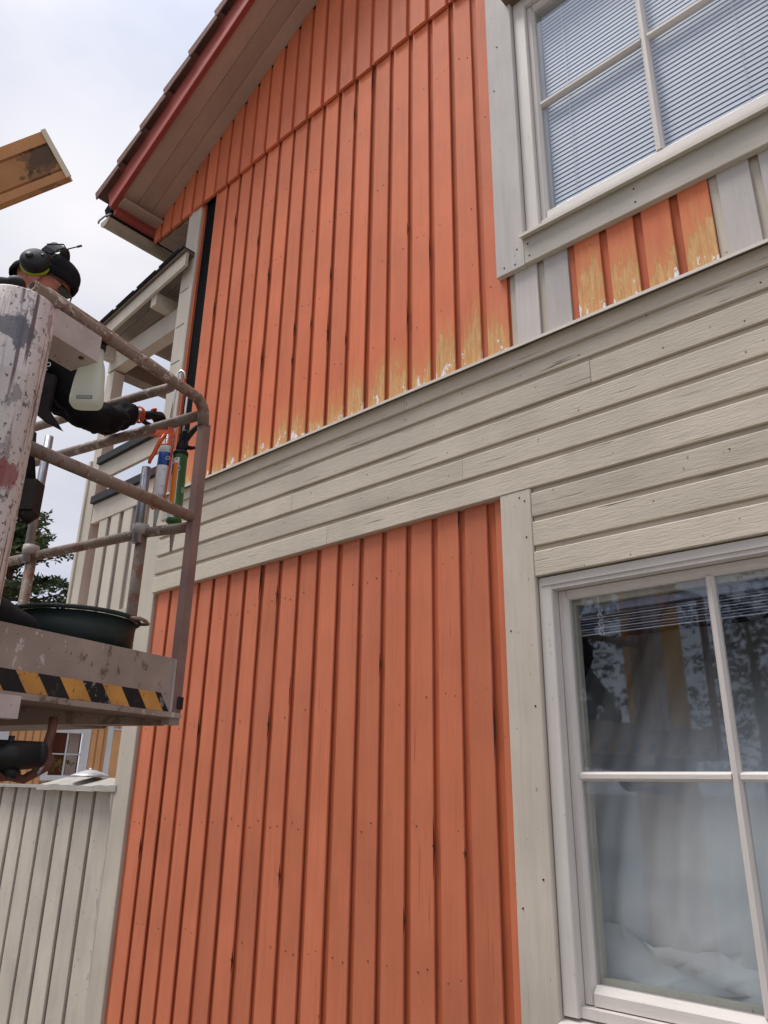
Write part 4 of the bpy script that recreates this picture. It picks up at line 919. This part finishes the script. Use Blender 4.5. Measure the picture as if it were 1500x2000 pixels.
# green barrel gun
d1 = Vector((-2.332, -1.200, 2.775)); d0 = Vector((-2.330, -1.197, 2.505)); ax2 = (d0-d1).normalized()
gg = empty('caulking_gun', tuple(d0), 'green barrelled caulking gun with black handle and orange label', 'caulking gun')
m = MB(); m.tube([d1-ax2*.02, d1-ax2*.20, d1-ax2*.262+CR*.002, d1-ax2*.276+CR*.008, d1-ax2*.270+CR*.017, d1-ax2*.25+CR*.019], .0042, 8); m.build('rod', 'chrome', gg)
barrel = MB(); barrel.lathe([(0, 0), (.027, 0), (.027, .014), (.0262, .016), (.0262, .258), (.0285, .260), (.0285, .272), (.018, .280), (0, .280)], d1, ax2, 32); barrel = barrel.build('barrel', 'green', gg)
label('label', 'tube_white', d1, ax2, .0266, 96, 185, .020, .262, barrel); label('label', 'label_orange', d1, ax2, .0268, 102, 150, .042, .238, barrel); label('label', 'tube_blue', d1, ax2, .0269, 150, 178, .045, .090, barrel); label('label', 'print_grey', d1, ax2, .0269, 112, 128, .024, .030, barrel)
label('label', 'white_print', d1, ax2, .0268, 84, 101, .055, .072, barrel); label('label', 'tube_blue', d1, ax2, .02695, 87, 98, .058, .069, barrel)
e3 = Vector((.864, -.504, 0))*.86+Vector((.504, .864, 0))*.5; e3 = (e3-ax2*e3.dot(ax2)).normalized()
text('lettering', 'illb', .021, 'print_pale', d1+e3*.0266+ax2*.150, -ax2, -CF.cross(ax2)*1 if False else (CR*.86+CF*.5), barrel)
partlathe('end_ring', 'black_plastic', [(.0, -.014), (.024, -.014), (.0285, -.008), (.0285, .003), (0, .003)], d1, ax2, gg)
m = MB(); m.tube([d1+ax2*.278, d1+ax2*.300, d1+ax2*.385], [.012, .0105, .0042], 14); m.build('nozzle', 'nozzle', gg)
m = MB(); m.tube([d1-ax2*.010, d1-ax2*.055], [.020, .016], 10); m.obox(d1-ax2*.055+CR*.006, ax2*.030, CF*.010, CR*.016); m.ball(d1-ax2*.095+CR*.008, .012, 12, 8)
m.tube([d1-ax2*.050+CR*.004, d1-ax2*.088+CR*.026, d1-ax2*.122+CR*.052, d1-ax2*.130+CR*.074], [.013, .013, .010, .004], 10); m.build('handle', 'black_plastic', gg)
m = MB(); m.tube([d1-ax2*.035+CR*.012, d1-ax2*.030+CR*.038, d1-ax2*.032+CR*.052, d1-ax2*.020+CR*.062], [.009, .008, .006, .008], 10); m.tube([d1-ax2*.05-CR*.012, d1-ax2*.03-CR*.016, d1-ax2*.014-CR*.012], .006, 8); m.build('trigger', 'black_plastic', gg)

# ------------------------------------------------------------------ spray bottle
sb = Vector((-2.104, -1.690, 2.700)); sbt = empty('spray_bottle', tuple(sb), 'milky pale green spray bottle hanging under the pale bracket box', 'spray bottle')
m = MB(); rings = [(0, .030, .020), (.004, .043, .028), (.012, .048, .031), (.03, .050, .032), (.09, .045, .031), (.125, .041, .029), (.150, .033, .024), (.172, .020, .018), (.190, .0145, .0145), (.21, .0135, .0135)]
off = [0, 0, 0, 0, -.001, .0, .004, .010, .014, .015]
for (h, a, b), ofs in zip(rings, off):
    for k in range(32):
        q = 2*math.pi*k/32; cx, sx = math.cos(q), math.sin(q); pw = .62
        m.v.append(tuple(sb+CR*(ofs+a*math.copysign(abs(cx)**pw, cx))+CF*(b*math.copysign(abs(sx)**pw, sx))+Z*h))
for i in range(len(rings)-1):
    for k in range(32): m.face((i*32+k, i*32+(k+1) % 32, (i+1)*32+(k+1) % 32, (i+1)*32+k), 0, True)
m.face(list(range(31, -1, -1))); m.build('bottle_body', 'bottle', sbt)
m = MB(); hp_ = sb+CR*.015+Z*.205; m.lathe([(.017, 0), (.018, .004), (.018, .022), (.012, .028)], hp_, Z, 16); m.obox(hp_+Z*.042-CR*.006, CR*.036, CF*.011, Z*.014); m.tube([hp_+Z*.03-CR*.03, hp_+Z*.0-CR*.045, hp_-Z*.02-CR*.04], .005, 8); m.build('spray_head', 'black_plastic', sbt)
m = MB(); m.obox(sb+CR*.006-CF*.0325+Z*.020, CR*.024, CF*.0005, Z*.006); m.build('print_strip', 'print_grey', sbt)
m = MB()
for k in range(7): m.obox(sb+CR*(.006-.018+.006*k)-CF*.0332+Z*.020, CR*.0018, CF*.0003, Z*.0035)
m.build('print_mark', 'bottle', sbt)

# ------------------------------------------------------------------ worker
def skin_mesh(name, verts, edges, radii, sub=2, root=0):
    me = bpy.data.meshes.new(name); me.from_pydata([tuple(v) for v in verts], edges, []); o = bpy.data.objects.new(name, me); C.objects.link(o)
    md = o.modifiers.new('s', 'SKIN'); sv = me.skin_vertices[0].data
    for i, r in enumerate(radii): sv[i].radius = (r, r) if not hasattr(r, '__len__') else r
    sv[root].use_root = True; md.use_smooth_shade = True
    o.modifiers.new('d', 'SUBSURF').levels = sub; o.modifiers['d'].render_levels = sub
    res = bpy.data.meshes.new_from_object(o.evaluated_get(bpy.context.evaluated_depsgraph_get())); bpy.data.objects.remove(o); bpy.data.meshes.remove(me); return res
person = empty('person', (-2.30, -1.74, 1.94), 'worker in black clothes with cap and ear defenders reaching towards the wall', 'person')
pel = Vector((-2.43, -1.84, 2.68)); wai = Vector((-2.45, -1.82, 2.83)); che = Vector((-2.48, -1.77, 3.00)); nek = Vector((-2.52, -1.75, 3.15)); hdb = Vector((-2.533, -1.75, 3.26))
shR = Vector((-2.415, -1.70, 3.01)); elR = Vector((-2.385, -1.555, 2.805)); wrR = Vector((-2.470, -1.325, 2.945)); hdR = Vector((-2.478, -1.270, 2.965))
shL = Vector((-2.62, -1.72, 3.02)); elL = Vector((-2.60, -1.43, 2.905)); wrL = Vector((-2.66, -1.22, 3.05)); hdL = Vector((-2.665, -1.17, 3.07))
lo = -CR*.115
hiR = Vector((-2.355, -1.80, 2.62))+lo; knR = Vector((-2.27, -1.72, 2.32))+lo*1.25; anR = Vector((-2.20, -1.865, 2.06)); toR = anR+Vector((.015, .115, -.03))
hiL = Vector((-2.52, -1.84, 2.62))+lo; knL = Vector((-2.50, -1.70, 2.32))+lo*1.2; anL = Vector((-2.48, -1.88, 2.05)); toL = anL+Vector((.015, .115, -.03))
pel = pel+lo*.62; wai = wai+lo*.25
V = [pel, wai, che, nek, hdb, shR, elR, wrR, hdR, shL, elL, wrL, hdL, hiR, knR, anR, toR, hiL, knL, anL, toL]
Ed = [(0,1),(1,2),(2,3),(3,4),(2,5),(5,6),(6,7),(7,8),(2,9),(9,10),(10,11),(11,12),(0,13),(13,14),(14,15),(15,16),(0,17),(17,18),(18,19),(19,20)]
rad = [.10, .09, .10, .050, .052, .050, .036, .022, .012, .050, .034, .022, .012, .070, .048, .030, .020, .070, .048, .030, .020]
bme = skin_mesh('body', V, Ed, rad)
# head: profile of radii by angle, facing +X of its own frame
hc = Vector((-2.532, -1.742, 3.350))
face = Vector((.44, .84, -.38)).normalized(); side = Vector((0, 0, 1)).cross(face).normalized(); hup = face.cross(side)
if hup.z < 0: hup = -hup
HM = Matrix((face, side, hup)).transposed()
hb = MB(); NL, NA = 26, 36
for i in range(NL+1):
    th = math.pi*i/NL; ct, st_ = math.cos(th), math.sin(th)
    for k in range(NA):
        q = 2*math.pi*k/NA; x, y_, z_ = st_*math.cos(q), st_*math.sin(q), ct
        r = Vector((x*(.096 if x > 0 else .100), y_*.073, z_*(.114 if z_ > 0 else .122)))
        if z_ < -.1: r.y *= 1+.35*z_; r.x *= (1+.18*z_) if x > 0 else (1+.55*z_)
        fy = math.exp(-(y_/.16)**2) if x > 0 else 0
        r.x += fy*(.026*math.exp(-((z_+.22)/.13)**2)*(1 if x > .3 else 0)+.008*math.exp(-((z_+.62)/.08)**2)+.010*math.exp(-((z_+.90)/.10)**2)-.006*math.exp(-((z_-.02)/.08)**2))
        hb.v.append(tuple(hc+HM @ r))
for i in range(NL):
    for k in range(NA): hb.face((i*NA+k, (i+1)*NA+k, (i+1)*NA+(k+1) % NA, i*NA+(k+1) % NA), 0, True)
for sgn in (-1, 1): hb.ball(hc+HM @ Vector((-.008, sgn*.076, -.03)), (.020, .008, .030), 12, 8, 0, HM)
hme = hb.mesh('head_tmp', 'skin')
# fingers: curled chains rooted in the palm
def hand(wr, hd, palm_n):
    d = (hd-wr).normalized(); n = Vector(palm_n); n = (n-d*n.dot(d)).normalized(); sd_ = d.cross(n); fm = []
    for k, (o_, ln) in enumerate(((-.030, .062), (-.011, .072), (.010, .068), (.029, .054))):
        b = hd+sd_*o_+d*.012; p1 = b+d*ln*.5; p2 = p1+(d*.55-n*.85).normalized()*ln*.38; p3 = p2+(d*-.35-n*.9).normalized()*ln*.3
        fm.append(skin_mesh('f', [b-d*.02, b, p1, p2, p3], [(0,1),(1,2),(2,3),(3,4)], [.011, .0105, .0095, .0088, .0078], 1, 0))
    b = hd-sd_*.03-d*.01; p1 = b-sd_*.026+d*.018-n*.012; p2 = p1-sd_*.005+d*.026-n*.012; p3 = p2+d*.020+sd_*.004-n*.006
    fm.append(skin_mesh('f', [b+sd_*.012, b, p1, p2, p3], [(0,1),(1,2),(2,3),(3,4)], [.014, .0135, .0115, .010, .009], 1, 0))
    fm.append(skin_mesh('f', [wr+d*.01, hd-d*.005, hd+d*.022], [(0,1),(1,2)], [(.030, .02), (.040, .018), (.036, .016)], 1, 0))
    return fm
glR = hand(wrR, hdR, (.2, -.2, 1)); glL = hand(wrL, hdL, (0, 0, 1))
def joinm(name, mes, mats):
    b = bmesh.new()
    for me, mi in mes:
        n0 = len(b.faces); b.from_mesh(me); b.faces.ensure_lookup_table()
        for f in b.faces[n0:]: f.material_index = mi; f.smooth = True
    out = bpy.data.meshes.new(name); b.to_mesh(out); b.free()
    for q in mats: out.materials.append(M[q])
    return out
body = link('body', joinm('body', [(bme, 0), (hme, 0)], ['skin']), person)
for lab, gl, wr, hd in (('glove', glR, wrR, hdR), ('glove', glL, wrL, hdL)):
    go = link(lab, joinm('glove', [(q, 0) for q in gl], ['glove']), person)
    d = (hd-wr).normalized(); m = MB(); m.lathe([(.030, .0), (.034, .002), (.034, .009), (.030, .012)], wr, d, 16); m.build('cuff', 'glove_orange', go)
    m = MB(); sd_ = d.cross(Vector((0, 0, 1))).normalized()
    m.ball(hd+d*.010+Vector((0, 0, .016))+CR*.01-CF*.015, (.022, .010, .008), 10, 6); m.build('glove_patch', 'glove_orange', go)
def folded(name, me, mat, parent, amp=.010, fs=17, seed=0):
    from mathutils import noise as nz
    b = bmesh.new(); b.from_mesh(me); bmesh.ops.subdivide_edges(b, edges=b.edges, cuts=1, use_grid_fill=True); b.normal_update()
    for v in b.verts: v.co += v.normal*amp*(nz.noise(v.co*fs+Vector((seed, 0, 0)))+.5*nz.noise(v.co*fs*2.3))
    for f in b.faces: f.smooth = True
    b.to_mesh(me); b.free(); me.materials.clear(); me.materials.append(M[mat]); return link(name, me, parent)
wr1 = wrR.lerp(elR, .08); wl1 = wrL.lerp(elL, .08); fa = elR.lerp(wrR, .5)
jv = [pel+Vector((0, 0, .0)), wai, che, nek.lerp(che, .15), shR, elR, fa, wr1, shL, elL, wl1]
je = [(0,1),(1,2),(2,3),(2,4),(4,5),(5,6),(6,7),(2,8),(8,9),(9,10)]
jr = [.125, .115, .130, .075, .078, .066, .054, .044, .070, .052, .042]
folded('jacket', skin_mesh('jacket', jv, je, jr), 'cloth', person, .020, 17, 3)
tv = [pel-Vector((0, 0, .02)), hiR, knR, anR+Vector((0, 0, .03)), hiL, knL, anL+Vector((0, 0, .03))]
folded('trousers', skin_mesh('trousers', tv, [(0,1),(1,2),(2,3),(0,4),(4,5),(5,6)], [.115, .085, .068, .052, .085, .068, .052]), 'cloth', person, .012, 14, 9)
for an, to in ((anR, toR), (anL, toL)):
    d = (to-an); d.z = 0; d.normalize(); sdx = Vector((-d.y, d.x, 0)); base = Vector((an.x, an.y, 1.977))
    m = MB()
    prof_ = [(-.055, .036, .095), (-.03, .042, .120), (.02, .043, .118), (.07, .047, .098), (.12, .048, .068), (.160, .040, .050), (.180, .018, .030)]
    for (l, w, h) in prof_:
        for k in range(12):
            q = 2*math.pi*k/12; m.v.append(tuple(base+d*l+sdx*w*math.cos(q)+Z*(.016+h*.5+h*.5*math.sin(q))))
    for i in range(len(prof_)-1):
        for k in range(12): m.face((i*12+k, i*12+(k+1) % 12, (i+1)*12+(k+1) % 12, (i+1)*12+k), 0, True)
    m.face(range(12)); m.face(range((len(prof_)-1)*12+11, (len(prof_)-1)*12-1, -1)); sh = m.build('shoe', 'cloth_grey', person)
    m = MB(); m.obox(base+d*.06+Z*.008, d*.115, sdx*.046, Z*.008); m.build('sole', 'black_plastic', sh)
    m = MB()
    for sg in (-1, 1): m.tube([base+d*.055+sdx*sg*.047+Z*.03, base+d*.052+sdx*sg*.047+Z*.08, base+d*.035+sdx*sg*.030+Z*.122], .006, 6)
    m.build('shoe_stripe', 'shoe_white', sh)
# jacket tail flap, belt pouch
def slabm(name, mat, pts, thick, parent):
    m = MB(); n = len(pts); a = [Vector(p) for p in pts]; b = [p+CF*thick for p in a]
    m.add(a+b, [tuple(range(n))]+[tuple(range(2*n-1, n-1, -1))]+[(i, i+n, (i+1) % n+n, (i+1) % n) for i in range(n)]); return m.build(name, mat, parent)
fl = slabm('jacket_flap', 'cloth_grey', [(-2.360, -1.745, 2.905), (-2.342, -1.706, 2.900), (-2.338, -1.712, 2.770), (-2.310, -1.668, 2.700), (-2.335, -1.720, 2.722), (-2.36, -1.77, 2.76)], .02, person)
m = MB(); pc = Vector((-2.325, -1.775, 2.43))+CR*.062; m.obox(pc, CR*.022, CF*.03, Z*.05); m.tube([pc-Z*.045-CR*.022, pc-Z*.062, pc-Z*.045+CR*.02], [.022, .028, .022], 10); po = m.build('tool_pouch', 'leather', person)
m = MB(); m.tube([pc+Z*.04-CR*.01, pc+Z*.13-CR*.03, pc+Z*.22-CR*.04], .018, 8); m.build('pouch_strap', 'cloth', po)
text('lettering', 'YO', .026, 'white_print', Vector((-2.338, -1.735, 2.905))-CF*.022, CR, Z, fl)
text('lettering', 'ST', .020, 'white_print', Vector((-2.338, -1.735, 2.882))-CF*.022, CR, Z, fl)
# cap, ear defenders, glasses
def hp3(x, y_, z_): return hc+HM @ Vector((x, y_, z_))
m = MB(); n1 = 12
for i in range(n1+1):
    th = (math.pi*.54)*i/n1
    for k in range(36):
        q = 2*math.pi*k/36; x, y_, z_ = math.sin(th)*math.cos(q), math.sin(th)*math.sin(q), math.cos(th)
        dz = -.03*max(0, -x)*math.sin(th)+.032*max(0, x)*math.sin(th)
        m.v.append(tuple(hp3(x*.112-.003, y_*.088, .022+z_*.110+dz-(0.012 if i == n1 else 0))))
for i in range(n1):
    for k in range(36): m.face((i*36+k, (i+1)*36+k, (i+1)*36+(k+1) % 36, i*36+(k+1) % 36), 0, True)
cap = m.build('cap', 'knit', person)
m = MB(); m.lathe([(.112, -.005), (.116, .0), (.116, .02), (.112, .025)], (0, 0, 0), Z, 36)
m.v = [tuple(hp3(v[0]*1.0-.003, v[1]*.80, v[2]+.006+.26*(v[0])*1)) for v in m.v]; m.build('cap_band', 'knit', cap)
ear = empty('ear_defenders', tuple(hc), 'black ear defenders with lime green rings and antenna on the cap', 'ear defenders')
sg = -1 if (HM @ Vector((0, 1, 0))).x < 0 else 1
for s_ in (sg, -sg):
    m = MB(); cpt = hp3(-.030, s_*.088, .012); axx = HM @ Vector((-.18, s_, .10)); axx.normalize()
    m.lathe([(.034, -.012), (.047, -.010), (.052, .0), (.052, .012), (.049, .020), (.040, .030), (.036, .031), (.022, .036), (0, .037)], cpt, axx, 28); cu_ = m.build('ear_cup', 'black_plastic', ear)
    m = MB(); m.lathe([(.046, -.018), (.0535, -.014), (.0535, -.008), (.048, -.004)], cpt, axx, 28); m.build('ring', 'lime', cu_)
    m = MB(); m.lathe([(0, .0400), (.013, .0400), (.014, .034)], cpt-HM @ Vector((.012, 0, .008)), axx, 14); m.lathe([(0, .0385), (.006, .0385), (.007, .033)], cpt+HM @ Vector((.024, 0, .018)), axx, 10); m.build('dial', 'machine', cu_)
    m = MB(); m.tube([hp3(-.02, s_*.135, .075), hp3(.02, s_*.125, .115), hp3(.03, s_*.100, .118), hp3(.012, s_*.10, .06)], .0028, 6); m.build('wire_arm', 'black_plastic', cu_)
m = MB()
for k in range(15):
    a = math.pi*k/14; c_ = hp3(-.015+.01*math.sin(a), math.cos(a)*.105, .06+math.sin(a)*.098)
    m.v += [tuple(c_+HM @ Vector((-.019, 0, 0))), tuple(c_+HM @ Vector((.019, 0, 0))), tuple(c_+HM @ Vector((.019, math.cos(a)*.007, math.sin(a)*.007))), tuple(c_+HM @ Vector((-.019, math.cos(a)*.007, math.sin(a)*.007)))]
for k in range(14):
    for j in range(4): m.face((k*4+j, k*4+(j+1) % 4, k*4+4+(j+1) % 4, k*4+4+j))
m.build('headband', 'black_plastic', ear)
a0 = hp3(.005, sg*.125, .055); a1 = Vector((-2.4463, -1.6619, 3.5253))
m = MB(); m.tube([a0, a0.lerp(a1, .85), a0.lerp(a1, .87), a1], [.0028, .0024, .0045, .0042], 8); m.build('antenna', 'black_plastic', ear)
gs = MB(); gs.tube([hp3(-.03, .080, -.002), hp3(.06, .080, .0), hp3(.085, .066, -.002), hp3(.106, .03, .004), hp3(.112, .0, .006), hp3(.106, -.03, .004), hp3(.085, -.066, -.002), hp3(.06, -.080, .0), hp3(-.03, -.080, -.002)], .0028, 6)
glo = gs.build('glasses', 'lens', person)
for s_ in (1, -1):
    m = MB(); vs = []
    for k in range(9):
        y_ = s_*(.012+.050*k/8); xx = .110-.030*(k/8)**2; vs += [hp3(xx, y_, .004), hp3(xx-.005, y_, -.034+.010*(k/8)**2)]
    m.add(vs, [(2*k, 2*k+1, 2*k+3, 2*k+2) for k in range(8)], 0, True); m.build('lens', 'lens', glo)
# grip seen at the left of the column top
m = MB(); m.ball((-2.19, -1.935, 3.065), (.032, .03, .026), 14, 10); m.tube([(-2.24, -2.03, 3.05), (-2.19, -1.935, 3.06)], .022, 12); m.tube([(-2.20, -1.95, 2.90), (-2.20, -1.955, 3.05)], .012, 8); m.build('control_grip', 'black_plastic', lift)
